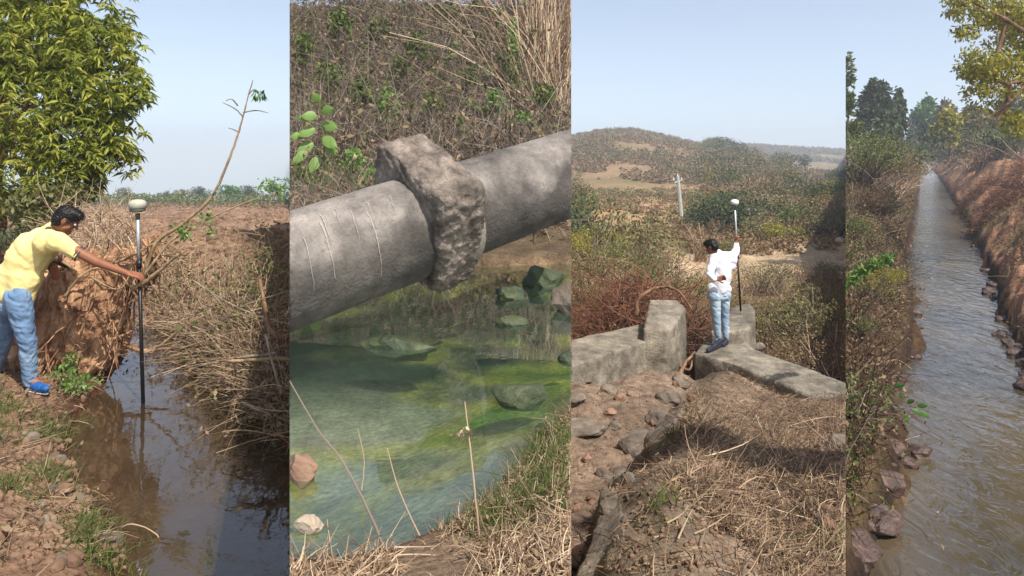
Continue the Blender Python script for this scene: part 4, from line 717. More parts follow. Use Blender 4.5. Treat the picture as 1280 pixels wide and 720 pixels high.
# thicket on the far bank
def t2(name, n, y0, y1, m, L, r, label, cat, **k): return brush(name, n, 2, 352, 724, y0, y1, m, label, cat, L, r, **k)
t2('dry_thicket', 12000, 8.5, 17, 'twig_grey', (.3, 1.3), .0048, 'dense grey brown thicket of dry stems covering the far bank', 'thicket', lift=.3, up=1.6, bend=.5, sag=.25, leafs=(26000, .08, 'leaf_dead'))
t2('arching_stems', 2000, 9, 16.5, 'twig_grey', (.8, 2.4), .0045, 'pale arching dry stems tangled through the thicket', 'stems', lift=.4, up=1.4, bend=.8, sag=.6, leafs=(14000, .08, 'leaf_scrub_green'))
t2('low_undergrowth', 5200, 4.2, 10.5, 'twig_grey', (.12, .5), .003, 'brown undergrowth of dead weeds just behind the pipe', 'undergrowth', lift=.12, up=1., bend=.6, sag=.2, leafs=(9000, .045, 'leaf_dead'))
brush('tall_dry_stems', 420, 2, 655, 724, 12, 16.5, 'twig_dry', 'tall thin dry stems standing at the upper right of the far bank', 'stems', (2., 4.2), .009, .3, 4.5, .15, leafs=(900, .08, 'leaf_dead'))
tufts('green_grass', [(rng.uniform(362, 470), rng.uniform(7.5, 12.)) for i in range(90)]+[(rng.uniform(460, 500), rng.uniform(6, 8)) for i in range(8)], 2, 'leaf_bright', 'green grass growing among the weeds behind the left of the pipe', .4, 36, 'grass', .006, .2)
lb_ = [((650, 150, 10.5, 13, .5, 12), 'bright green leafy clump low on the far bank right of centre'), ((640, 70, 13, 8, .5, 48), 'green creeper climbing the dry stems at the upper right'), ((485, 130, 10.5, 14, .5, 24), 'green weed clump on the far bank behind the saddle'), ((455, 115, 11, 9, .4, 18), 'small green weed left of the weed clump behind the saddle'), ((440, 200, 7.5, 12, .3, 15), 'bright green weeds low at the left behind the pipe'), ((468, 222, 6.6, 10, .3, 10), 'bright green shoot just above the pipe left of the saddle'), ((620, 128, 11, 14, .4, 16), 'light green bush near the middle of the far bank'), ((425, 30, 14, 14, .4, 20), 'sparse yellow green twig with leaves at the upper left of the thicket'), ((590, 100, 13, 10, .4, 16), 'thin green weed in the dense middle of the thicket'), ((475, 40, 15, 14, .4, 16), 'pale green leaves high in the thicket'), ((700, 268, 5, 7, .1, 5), 'tiny green plant hanging below the right end of the pipe'), ((600, 12, 16, 18, .4, 10), 'yellow green leaves at the top of the far bank')]
lb_ += [((px, py, Y, rx, .4, ry), l) for px, py, Y, rx, ry, l in ((380, 60, 13, 10, 22, 'dull green weed at the left edge high on the far bank'), (415, 90, 12, 12, 14, 'dull green weed left of the centre of the far bank'), (520, 60, 14, 12, 20, 'dull green weed above the saddle high on the far bank'), (545, 130, 11, 14, 14, 'dull green weed just above the concrete saddle'), (560, 20, 16, 14, 14, 'dull green weed at the top centre of the far bank'), (680, 120, 11, 12, 16, 'dull green weed near the right edge of the far bank'), (655, 190, 9.5, 10, 8, 'low green weed behind the right part of the pipe'), (500, 85, 13, 9, 14, 'narrow green weed above the left weed clump'), (372, 215, 8, 12, 14, 'green weed at the left edge just behind the pipe'))]
for i, (s_, l) in enumerate(lb_): leafbush('weed_clump', [s_], int(220+s_[3]*s_[5]*1.3), .085*s_[2]/10, 'leaf_bright' if i in (0, 1, 2, 4, 5, 6) else 'leaf_scrub_green', l, 'plant', gap=-.25, sn=14, gs=.25)
bp_ = root('broad_leaved_plant', gpt(400, 7., 2), 'young plant with broad bright green leaves standing behind the left of the pipe', 'plant')
b0 = gpt(402, 7., 2); tp = W(398, 122, 7)
mb = MB(); limb(mb, [b0, (b0+tp)/2+np.array([.04, 0, 0]), tp], .01, .005, 0, 6, 6); put('stem', mb.mesh('stem', 'leaf_scrub_green'), bp_)
for i, (px, py, l, dx, dz) in enumerate(((398, 128, .13, -.3, .9), (402, 140, .15, .8, .4), (396, 146, .15, -.9, .3), (404, 156, .16, .9, 0), (394, 162, .16, -.9, -.1), (403, 172, .17, .8, -.3), (392, 180, .16, -.8, -.2), (406, 188, .15, .9, .1), (388, 150, .12, -.8, .5), (399, 196, .15, -.4, -.6), (380, 170, .13, -.9, .2), (384, 190, .14, -.6, -.3))):
    c = W(px, py, 7-.04*(i % 3)); d = unit(np.array([dx, -.35, dz])); s_ = unit(np.cross(d, [0.2, -1, .3])); nn = np.cross(d, s_); V = []; K = 7
    for k in range(K):
        t = k/(K-1); wdt = l*.4*math.sin(math.pi*min(1, t*.93+.05))**.7*(1-.3*t); pz = c+d*l*t+np.array([0, 0, -l*.25*t*t]); V += [pz-s_*wdt+nn*.012, pz, pz+s_*wdt+nn*.012]
    I = np.arange(K*3).reshape(K, 3); q = np.concatenate([np.stack([I[:-1, j], I[:-1, j+1], I[1:, j+1], I[1:, j]], -1) for j in (0, 1)]); mb = MB(); mb.add(np.array(V), q); put('leaf', mb.mesh('leaf', 'leaf_bright', True), bp_)
# near bank litter and the dry stems standing before the water
brush('bank_straw', 11000, 2, 355, 720, .6, 1.9, 'straw', 'matted dry straw and twigs on the near bank of the pool', 'straw', (.01, .05), .0008, .008, .4, .6, lambda b, px, Y: (shore(b[:, 0], b[:, 1], 2)[0] > .02) & (fbm(b[:, 0], b[:, 1], .12, 3, 66) > -.2) & shore(b[:, 0], b[:, 1], 2)[1], leafs=(3500, .008, 'leaf_dead'))
def nb2(px, Y): return shore(np.array([(px-640)/F*Y]), np.array([Y]), 2)[0][0] > .01
sp = [(px, Y) for px, Y in ((rng.uniform(610, 720), rng.uniform(1.0, 1.5)) for i in range(90)) if nb2(px, Y)]; tufts('bank_grass', sp[:40], 2, 'leaf_scrub_green', 'green grass blades on the near bank at the lower right', .042, 40, 'grass', .001, .03)
sp = [(px, Y) for px, Y in ((rng.uniform(362, 720), rng.uniform(1.0, 1.35)) for i in range(120)) if nb2(px, Y)]; tufts('dry_grass', sp[:60], 2, 'straw', 'dry straw coloured grass along the bottom of the near bank', .022, 30, 'grass', .0008, .03)
leafbush('small_weed', [(668, 625, 1.15, 12, .03, 12)], 60, .018, 'leaf_bright', 'small round leaved green weed on the near bank at the lower right', 'plant', sn=8)
Gs = 'dry stems standing in front of the pool'
for pts, r0, lb in (([(498, 740, 1.0), (470, 660, 1.02), (430, 580, 1.06), (398, 538, 1.1), (362, 476, 1.13)], .0026, 'long dark dry stem leaning left across the bright water'), ([(452, 612, 1.2), (455, 575, 1.2), (447, 535, 1.2)], .0014, 'shortest thin dry stem near the left rock'), ([(560, 740, 1.05), (520, 660, 1.08), (498, 610, 1.1), (484, 560, 1.12)], .0014, 'thin reddish dry stem in the middle leaning left'), ([(606, 740, 1.0), (596, 640, 1.0), (588, 560, 1.02), (581, 502, 1.04)], .0018, 'upright dry stem with a withered flower head'), ([(645, 730, 1.0), (680, 680, 1.0), (720, 640, 1.0)], .0022, 'brown dry stem slanting right across the lower corner'), ([(632, 640, 1.1), (636, 600, 1.1), (634, 575, 1.1)], .0011, 'short pale straw upright at the edge of the shallows')):
    mb = MB(); limb(mb, px3(pts), r0, r0*.4, 0, 6, 7, .15)
    if 'withered' in lb: c = np.array([W(581+rng.normal()*5, 540+rng.normal()*4, 1.02) for i in range(26)]); mb.add(*leaves(c, .008, .6))
    put('dry_weed', mb.mesh('dry_stem', 'twig_dry' if 'dark' not in lb else 'twig_grey'), label=lb, cat='weed', group=Gs)
mb = MB(); limb(mb, px3([(520, 436, 2.), (545, 447, 1.95), (600, 470, 1.85)]), .002, .001, 0, 5)
mb = MB(); limb(mb, px3([(664, 302, 4.2), (678, 314, 4.1), (694, 326, 4.0)]), .007, .003, 0, 6, 4); put('pale_stick', mb.mesh('pale_stick', 'branch_tan'), label='pale stick poking out of the dark water under the pipe', cat='stick')
# ================================================================== place 3: man on the broken canal wall, scrubby hill
PANEL[0] = 3
def prism(name, pts, z0, m, seed, label=None, cat=None, parent=None, voxel=.035, amp=.02, s=.35, bev=.03):
    """pts: (px, Y, ztop)"""
    n = len(pts); T = np.array([((px-640)/F*Y, Y, z) for px, Y, z in pts]); Bt = T.copy(); Bt[:, 2] = z0; bm = bmesh.new(); vt = [bm.verts.new(p) for p in T]; vb = [bm.verts.new(p) for p in Bt]
    bm.faces.new(vt); bm.faces.new(vb[::-1])
    for i in range(n): j = (i+1) % n; bm.faces.new((vt[i], vb[i], vb[j], vt[j]))
    bmesh.ops.recalc_face_normals(bm, faces=bm.faces[:]); bmesh.ops.triangulate(bm, faces=[f for f in bm.faces if len(f.verts) > 4]); me = bpy.data.meshes.new('t'); bm.to_mesh(me); bm.free()
    o = bpy.data.objects.new('t', me); C.objects.link(o); r = o.modifiers.new('r', 'REMESH'); r.mode = 'VOXEL'; r.voxel_size = voxel; q = o.modifiers.new('s', 'SMOOTH'); q.iterations = 1; q.factor = .5
    dg = bpy.context.evaluated_depsgraph_get(); me2 = bpy.data.meshes.new_from_object(o.evaluated_get(dg)); bpy.data.objects.remove(o); me2.materials.clear(); me2.materials.append(MATS[m]); me2.name = name
    k = len(me2.vertices); a = np.empty(k*3, np.float32); me2.vertices.foreach_get('co', a); a = a.reshape(-1, 3); nn = np.empty(k*3, np.float32); me2.vertices.foreach_get('normal', nn); nn = nn.reshape(-1, 3)
    pits = np.maximum(n3(a, .16, seed+9, 2)-.5, 0)*2; side = 1-np.abs(nn[:, 2]); a = a+nn*(amp*n3(a, s, seed, 5)*(.4+side)-.03*pits*side)[:, None]; me2.vertices.foreach_set('co', a.ravel().astype(np.float32)); me2.polygons.foreach_set('use_smooth', np.ones(len(me2.polygons), bool)); me2.update()
    return put(name, me2, parent, **({} if parent else dict(label=label, cat=cat)))
CAPS.add('wall_body')
wl = root('canal_wall', gpt(760, 10.3, 3), 'left tan concrete canal wall with a raised chipped end pillar', 'wall')
prism('wall_body', [(690, 8.95, -2.74), (760, 9.85, -2.75), (812, 10.55, -2.76), (826, 10.75, -2.74), (818, 11.6, -2.74), (800, 11.55, -2.74), (750, 10.9, -2.73), (690, 10.15, -2.72)], -4.4, 'concrete_tan', 3, parent=wl)
prism('end_pillar', [(804, 10.5, -2.56), (836, 10.55, -2.62), (851, 10.95, -2.5), (858, 11.4, -2.46), (846, 11.75, -2.4), (812, 11.75, -2.4)], -4.4, 'concrete_tan', 6, parent=wl, amp=.014, s=.3)
wr = root('wing_wall', gpt(950, 10.8, 3), 'right tan concrete wing wall the man in white stands on', 'wall')
prism('wall_body', [(868, 11.0, -3.08), (925, 10.35, -3.08), (985, 9.55, -3.1), (1090, 8.2, -3.12), (1090, 9.3, -3.1), (1000, 10.4, -3.07), (945, 11.15, -3.05), (928, 11.8, -3.05), (885, 11.9, -3.05)], -4.4, 'concrete_tan', 9, parent=wr, amp=.02)
prism('curved_pier', [(888, 11.5, -2.86), (916, 11.4, -2.84), (936, 11.5, -2.82), (944, 11.9, -2.8), (944, 12.6, -2.74), (936, 12.95, -2.72), (920, 12.9, -2.74), (902, 12.3, -2.8)], -4.5, 'concrete_tan', 12, parent=wr, amp=.012)
rk(949, 438, 8, 3, 'rock_grey', 'small square stone block beside the curved pier', 33, 3, (1, .8, .9), Y=12.3)
# the man
YM = 11.35
def M3(px, py, dy=0.): return W(px, py, YM+dy)
r3 = root('person', M3(899, 434, 0), 'man in white shirt and pale jeans standing on the wing wall with his back turned', 'person')
hd, q, B = head(M3(889.5, 308.5), (-.62, .62, -.48), (-.2, .2, .95), 1.0)
shL, shR = M3(893, 322, -.02), M3(914, 322, .06); elR, wrR = M3(920, 314, .5), M3(920.5, 303, .82); elL, wrL = M3(887, 342, -.12), M3(896, 349, -.2)
hpL, hpR = M3(893, 369, -.03), M3(905, 368, .06); kL, kR = M3(895.5, 400, -.02), M3(906, 398, .12); aL, aR = M3(898, 427, .0), M3(908, 424, .12)
vox('body', hd+[('c', M3(899, 365), M3(902, 342), .1, .11), ('c', M3(902, 342), M3(902, 328), .1, .075), ('c', shL, shR, .06, .06), ('c', M3(898, 320, .0), M3(891, 312), .06, .055), ('c', shR, elR, .05, .04), ('c', elR, wrR, .04, .028), ('c', shL, elL, .05, .04), ('c', elL, wrL, .038, .027), ('c', hpL, kL, .075, .052), ('c', kL, aL, .052, .04), ('c', hpR, kR, .075, .052), ('c', kR, aR, .052, .04)]
    + hand(wrR, (.1, .1, 1), (-.8, -.5, .1), 1., .5, .7, -1)+hand(wrL, (.95, -.1, .25), (.1, 1, .1), 1., .35, .2, 1), .008, 'skin', r3, 2)
hair(q, B, 1.0, r3, 8); face_bits(q, B, 1.0, r3)
tor = [('c', M3(899, 360, .02), M3(902, 343, .02), .15, .155), ('c', M3(902, 343, .02), M3(903, 328, .02), .155, .135), ('c', M3(893, 361, 0), M3(905, 361, .05), .115, .115), ('c', shL, shR, .09, .09), ('c', M3(893, 332, .0), M3(912, 332, .04), .1, .1), ('c', shR, elR, .085, .062), ('c', elR, wrR+np.array([0, 0, -.02]), .062, .046), ('c', shL, elL, .085, .062), ('c', elL, wrL+np.array([-.04, 0, 0]), .06, .046), ('c', M3(902, 322, .02), M3(897, 317, .0), .095, .072), ('c', M3(896, 324, .02), M3(912, 324, .06), .125, .12)]
vox('shirt', tor, .011, 'shirt_white', r3, 3, .008, .2, 21)
vox('jeans', [('c', hpL, hpR, .115, .115)]+[('c', hpL, kL, .098, .066), ('c', kL, aL, .068, .05), ('c', hpR, kR, .098, .066), ('c', kR, aR, .068, .05)], .011, 'jeans_pale', r3, 1, .008, .08, 22)
hz3 = -3.055
def fl(px, Y, z=hz3): return np.array([(px-640)/F*Y, Y, z+.005])
shoe(r3, fl(901.5, 11.33), fl(885, 11.0), 'shoe_dark'); shoe(r3, fl(909, 11.5), fl(904, 11.3, hz3), 'shoe_dark')
survey_pole(fl(926, 12.32, -2.765), W(918, 250, 12.18), .5, 'survey pole with white domed receiver held upright on the curved pier', 'receiver_white', .92)
# ---- scrub prototypes
def scrubproto(m, n, tall=1., L=.09, stems=30, sm_='twig_grey', seed=0, gap=-.2):
    bl = [(rng.normal()*.4, rng.normal()*.4, tall*rng.uniform(.35, .8), rng.uniform(.3, .55), rng.uniform(.3, .55), tall*rng.uniform(.2, .36)) for i in range(9)]
    c = blobs(bl, n, .2, gap, .3); c = c[c[:, 2] > .0]; mb = MB(); mb.add(*leaves(c, rng.uniform(L*.5, L*1.4, len(c)), .5, .0), 0)
    b = rng.normal(size=(stems, 3))*np.array([.15, .15, 0])-np.array([0, 0, .1]); e = c[rng.choice(len(c), stems)]; P = curls(b, e-b, np.linalg.norm(e-b, axis=1)*.95, .25, 5, .03); mb.add(*tubes(P, taper(stems, 5, .011 if L < .06 else .018), 3), 1)
    return mb.mesh('shrub', [m, sm_])
PROTO = {k: [scrubproto(m, n, t, L, st, sm_, i) for i in range(3)] for k, m, n, t, L, st, sm_ in (('olive', 'leaf_scrub', 900, 1.1, .10, 40, 'twig_grey'), ('green', 'leaf_scrub_green', 1000, 1.1, .10, 30, 'twig_grey'), ('dry', 'leaf_scrub_dry', 650, 1., .08, 90, 'twig_dry'), ('dark', 'leaf_dark', 1000, 1.2, .11, 20, 'twig_grey'), ('lime', 'leaf_yellow', 900, 1.1, .09, 30, 'twig_grey'))}
FINE = {k: [scrubproto(m, n, t, L, st, sm_, i, .0) for i in range(2)] for k, m, n, t, L, st, sm_ in (('olive', 'leaf_scrub', 5200, 1.1, .042, 160, 'twig_grey'), ('green', 'leaf_scrub_green', 5200, 1.1, .045, 140, 'twig_grey'), ('dry', 'leaf_scrub_dry', 5600, 1., .04, 170, 'twig_dry'), ('dark', 'leaf_dark', 5000, 1.2, .05, 120, 'twig_grey'), ('lime', 'leaf_yellow', 4200, 1.1, .045, 120, 'twig_grey'))}
DESC = {'olive': 'olive grey', 'green': 'green', 'dry': 'dry brown', 'dark': 'dark green', 'lime': 'yellow green'}
def shrub(kind, px, Y, p, s, label, group, name='shrub', fine=False, up=0.):
    me = random.choice((FINE if fine else PROTO)[kind]); o = bpy.data.objects.new(name, me); C.objects.link(o); g = gpt(px, Y, p, up); o.location = g; o.rotation_euler = (0, 0, random.uniform(0, 6.28)); sx = s*random.uniform(.85, 1.2); o.scale = (sx, sx, s*random.uniform(.8, 1.15))
    props(o, label, 'shrub', group); CLIP.append((o, PANEL[0])); return o
# nearer bushes, each placed
near3 = [('olive', 750, 15.2, 1.0), ('green', 838, 19, 1.5), ('green', 862, 17.5, 1.2), ('olive', 727, 20, 1.5), ('lime', 748, 25, 1.3), ('dark', 735, 30, 1.7), ('olive', 770, 27, 1.7), ('olive', 800, 30, 1.8), ('olive', 818, 33, 1.6), ('green', 795, 23, 1.2), ('dry', 885, 16, 1.0), ('dry', 960, 14, .8), ('olive', 985, 14.5, 1.1), ('dry', 1010, 13.5, 1.2), ('olive', 1040, 14, 1.3), ('green', 1015, 16.5, .9), ('dry', 1050, 11.8, 1.0), ('dry', 1030, 12.3, .9), ('olive', 970, 17.5, .9), ('dry', 1000, 19, 1.1), ('olive', 1045, 17, 1.3), ('dry', 940, 19, .8), ('olive', 950, 21.5, 1.0), ('dry', 1020, 21, 1.0), ('olive', 1050, 22, .9), ('olive', 958, 35, 1.2), ('lime', 972, 33, 1.2), ('dry', 1000, 38, 1.4), ('olive', 1025, 37, 1.5), ('olive', 1048, 39, 1.6), ('dry', 905, 38, 1.0), ('dry', 880, 34, 1.4), ('olive', 884, 41, .9), ('dry', 872, 29, 1.0), ('dry', 820, 25, 1.1), ('olive', 935, 40, 1.0), ('green', 900, 29, .9), ('dry', 925, 31, .9), ('olive', 717, 26, 1.5), ('green', 718, 37, 2.2), ('green', 765, 17, .9), ('dry', 975, 12.8, .7)]
ORD = ['leftmost', 'second', 'third', 'fourth', 'fifth', 'sixth', 'seventh', 'eighth', 'ninth', 'tenth', 'eleventh', 'twelfth', 'thirteenth', 'fourteenth', 'fifteenth', 'sixteenth', 'seventeenth', 'eighteenth', 'nineteenth', 'twentieth']
rowof = lambda Y: 'nearest' if Y < 16.8 else ('middle' if Y < 28 else 'farther')
for i, (k, px, Y, s) in enumerate(near3):
    rw = rowof(Y); oi = sum(1 for o_ in near3 if rowof(o_[2]) == rw and (o_[1], o_[2]) < (px, Y))
    side = 'left of' if px < 897 else 'right of'; q_ = 'close' if Y < 18 else ('middle distance' if Y < 32 else 'further')
    shrub(k, px, Y, 3, s, '%s bush, %s in the %s row of bushes behind the canal walls' % (DESC[k], ORD[oi]+('' if oi == 0 else ' from left'), rw), 'bushes on the rough ground behind the walls', 'bush', Y < 26)
def noz(px, Y): X = (px-640)/F*Y; return float(fbm(np.array([X]), np.array([Y]), Y*.16, 3, 90)[0])
cnt = 0
for i in range(4000):
    if cnt >= 240: break
    px = rng.uniform(716, 1055); Y = math.exp(rng.uniform(math.log(38), math.log(115)))
    if 52 < Y < 82 and 740 < px < 915 and rng.random() < .88: continue
    if noz(px, Y) < -.25 or (836 < px < 868 and Y < 47): continue
    k = rng.choice(['olive', 'green', 'dry', 'dark', 'lime'], p=[.42, .14, .34, .07, .03]); shrub(k, px, Y, 3, rng.uniform(.9, 2.2)*(.8 if Y < 55 else 1.2), '%s scrub bush on the flat land below the hill' % DESC[k], 'scrub bushes on the flat land below the hill'); cnt += 1
cnt = 0
for i in range(6000):
    if cnt >= 300: break
    px = rng.uniform(716, 1055); Y = rng.uniform(115, 275)
    if rng.random() > .9: Y = rng.uniform(262, 276)
    if noz(px, Y) < -.1: continue
    k = rng.choice(['olive', 'dry', 'dark', 'green'], p=[.5, .22, .18, .1]); shrub(k, px, Y, 3, rng.uniform(1.6, 4.0), '%s scrub bush dotted on the near hillside' % DESC[k], 'scrub bushes dotted over the hillside', 'hill_shrub'); cnt += 1
def leafmass(name, n, p, a, b_, y0, y1, per, sz, L, m, label, flt=-.2, sh=1.):
    b, px, Yy = scat(n, p, a, b_, y0, y1); w_ = fbm(b[:, 0], b[:, 1], float(np.mean(Yy))*.12, 3, 91) > flt; b = b[w_]; n = len(b); s_ = rng.uniform(.5, 1.3, n)*sz
    c = np.repeat(b, per, 0)+unit(rng.normal(size=(n*per, 3)))*np.repeat(s_, per)[:, None]*rng.uniform(.4, 1, n*per)[:, None]*np.array([1, 1, .6*sh]); c[:, 2] += np.repeat(s_, per)*.45; mb = MB(); mb.add(*leaves(c, rng.uniform(L*.6, L*1.4, len(c)), .6)); return put(name, mb.mesh(name, m), kind='stuff', label=label, cat='scrub')
leafmass('hillside_scrub', 2600, 3, 714, 1057, 125, 276, 22, 1.0, .55, 'leaf_scrub', 'mass of small olive scrub dotting the near hill', -.35)
leafmass('hillside_grass', 5200, 3, 714, 1057, 110, 276, 16, .8, .5, 'leaf_scrub_dry', 'mass of small dry brown scrub dotting the near hill', -.5)
leafmass('far_hill_scrub', 3400, 3, 880, 1057, 440, 530, 14, 1.9, 1.1, 'leaf_scrub', 'scrub covering the far hazy hill at the right', -.4)
leafmass('flat_scrub', 1900, 3, 714, 1057, 36, 115, 30, .55, .2, 'leaf_scrub', 'low olive weeds filling the land between the bushes', -.1)
leafmass('flat_dry_scrub', 1900, 3, 714, 1057, 30, 100, 26, .42, .17, 'leaf_scrub_dry', 'low dry weeds filling the land between the bushes', -.25)
brush('dry_grass', 6500, 3, 712, 1060, 12.6, 30, 'twig_dry', 'thin dry grass and weeds on the ground behind the walls', 'grass', (.15, .6), .005, .05, 1.8, .4, lambda b, px, Y: (Y > 13.3) & (fbm(b[:, 0], b[:, 1], 3, 3, 17) > -.15) & ~((Y > 24) & (px > 930)), leafs=(8000, .05, 'leaf_scrub_dry'))
# dead reddish brushwood heap left of the man
def dome(name, cx_, Y0, rx, ry, h, n, m, label, L=(.5, 1.6), r=.01, p=3, leafs=None, cat='brushwood', bend=.9):
    a = rng.uniform(0, 6.28, n); q = np.sqrt(rng.random(n)); X = (cx_-640)/F*Y0+np.cos(a)*q*rx; Y = Y0+np.sin(a)*q*ry; px = X/Y*F+640; z = H(px, Y, p)+h*np.sqrt(np.maximum(0, 1-q**2))*rng.random(n)**.6; b = np.stack([X, Y, z], 1)
    d = rng.normal(size=(n, 3)); d[:, 2] = np.abs(d[:, 2])*.6; P = curls(b, d, rng.uniform(*L, n), bend, 6, .02, .4); mb = MB(); mb.add(*tubes(P, taper(n, 6, r*rng.uniform(.4, 1.6, n)), 3))
    if leafs: e = P.reshape(-1, 3)[rng.choice(n*6, leafs[0])]; mb.add(*leaves(e, rng.uniform(leafs[1]*.5, leafs[1]*1.4, leafs[0]), .5), 1)
    return put(name, mb.mesh(name, [m]+([leafs[2]] if leafs else [])), kind='stuff', label=label, cat=cat)
dome('brushwood_heap', 800, 14.6, 1.25, 1.3, 1.75, 2600, 'twig_red', 'big heap of dead reddish thorny brushwood behind the canal wall', (.4, 1.4), .008, leafs=(6500, .05, 'leaf_dead'))
dome('dark_brushwood', 855, 14.0, .75, 1.1, 1.1, 1100, 'twig_dark', 'dark tangle of dead branches just left of the man', (.4, 1.2), .009)
dome('low_brushwood', 742, 14.2, .8, 1., .8, 1000, 'twig_red', 'lower reddish brushwood at the left edge behind the wall', (.3, 1.1), .007, leafs=(2500, .05, 'leaf_dead'))
dome('channel_brush', 1010, 12.2, 1.3, .7, .25, 900, 'twig_grey', 'dry twigs lying in the channel right of the pier', (.2, .8), .006)
for pts, r0, lb in (([(795, 395, 12.6), (798, 375, 12.6), (815, 362, 12.6), (835, 358, 12.6)], .045, 'thick curved dead limb arching above the end pillar'), ([(835, 358, 12.6), (850, 366, 12.5), (868, 392, 12.3)], .03, 'dead limb drooping right from the arched limb'), ([(848, 470, 10.7), (858, 452, 10.9), (868, 440, 11.1)], .03, 'reddish root wedged between the pillar and the wing wall'), ([(850, 458, 10.9), (862, 462, 10.9), (866, 446, 11.1)], .025, 'small broken root between the pillar and the wing wall')):
    mb = MB(); limb(mb, px3(pts), r0, r0*.45, 0, 8, 6, .15); put('dead_limb', mb.mesh('dead_limb', 'bark', True), label=lb, cat='branch', group='dead limbs near the canal walls')
# trees, pole, stone posts, wires
fartree(1006, 193, 216, 30, 165, 'leaf_dark', 'single dark round topped tree on the right slope below the far hill', None, 3, n=1600, name='round_tree', zbase=(HZ-215)/F*165)
fartree(885, 200, 250, 30, 62, 'leaf_yellow', 'thin yellowish tree with bare stem in front of the hill', None, 3, n=520, name='sparse_tree', lumps=5, gap=-.1)
fartree(925, 216, 240, 30, 100, 'leaf_dark', 'broad dark green thorn tree right of the thin yellowish tree', None, 3, n=1500, name='thorn_tree')
ep = root('utility_pole', gpt(852.5, 46, 3), 'slanting grey concrete utility pole standing among the bushes', 'utility pole')
b0 = gpt(853, 46, 3); tp = W(847, 220, 46); mb = MB(); v, f = tubes(np.array([[b0-np.array([0, 0, .3]), tp]]), np.array([[.15, .1]]), 8, True); mb.add(v, f); put('pole_shaft', mb.mesh('pole_shaft', 'post_concrete'), ep)
mb = MB(); mb.add(*boxm(tp-np.array([0, 0, .35]), (.9, .07, .07), rot('Z', 50)@rot('Y', -8))); put('crossarm', mb.mesh('crossarm', 'post_concrete'), ep)
for dx in (-.25, 0, .25): mb = MB(); mb.add(*lathe([(.03, 0), (.05, .05), (.03, .1), (.045, .15), (.02, .2)], tp+np.array([dx, 0, -.3+(.25 if dx == 0 else 0)]), 10)); put('insulator', mb.mesh('insulator', 'shoe_sole'), ep)
for k, (e, dx) in enumerate((((1110, 199, 60), .55), ((1110, 205, 58), -.55))):
    a_ = tp+np.array([dx, 0, -.1]); b_ = W(*e); t = np.linspace(0, 1, 16)[:, None]; P = a_+(b_-a_)*t; P[:, 2] -= 1.0*4*(t*(1-t))[:, 0]; mb = MB(); v, f = tubes(P[None], np.full((1, 16), .016), 5); mb.add(v, f); put('overhead_wire', mb.mesh('overhead_wire', 'wire'), label=('upper' if k == 0 else 'lower')+' overhead wire running right from the utility pole', cat='wire')
for i, (px, t, wd, lb) in enumerate(((931, 261, 13, 'left taller of two round stone posts in the scrub'), (944, 260, 11, 'right partly broken of two round stone posts in the scrub'))):
    Y = 42; b0 = gpt(px, Y, 3, -.2); top = (HZ-t)/F*Y; R_ = wd/F*Y/2; sp_ = root('stone_post', b0+np.array([0, 0, .2]), lb, 'stone post', 'stone posts in the scrub'); mb = MB(); mb.add(*lathe([(R_*.9, 0), (R_*.92, top-b0[2]-.05)], b0, 12)); put('core', mb.mesh('core', 'rock_grey'), sp_)
    mb = MB(); z = b0[2]
    k = 0
    while z < top-.1:
        for a in range(7):
            if i == 1 and z > top-.45 and a < 3: continue
            an = (a+.5*(k % 2))/7*6.283; v, f = rockv((b0[0]+math.cos(an)*R_*.82, b0[1]+math.sin(an)*R_*.82, z+.1), (R_*.4, R_*.4, .12), 2, .15, k*7+a); mm = MB(); mm.add(v, f); put('stone', mm.mesh('stone', ['rock_grey', 'rock_brown', 'rock_pale'][(a+k) % 3]), sp_)
        z += .2; k += 1
    mb = MB(); mb.add(*lathe([(R_*1.05, 0), (R_*1.08, .07), (R_*1.0, .1)], (b0[0], b0[1], top-.1), 14)); put('cap', mb.mesh('cap', 'post_concrete'), sp_) if i == 0 else None
rk(1052, 302, 6, 3, 'rock_pale', 'white rubble lying at the right edge beside the track', 91, 3, Y=29)
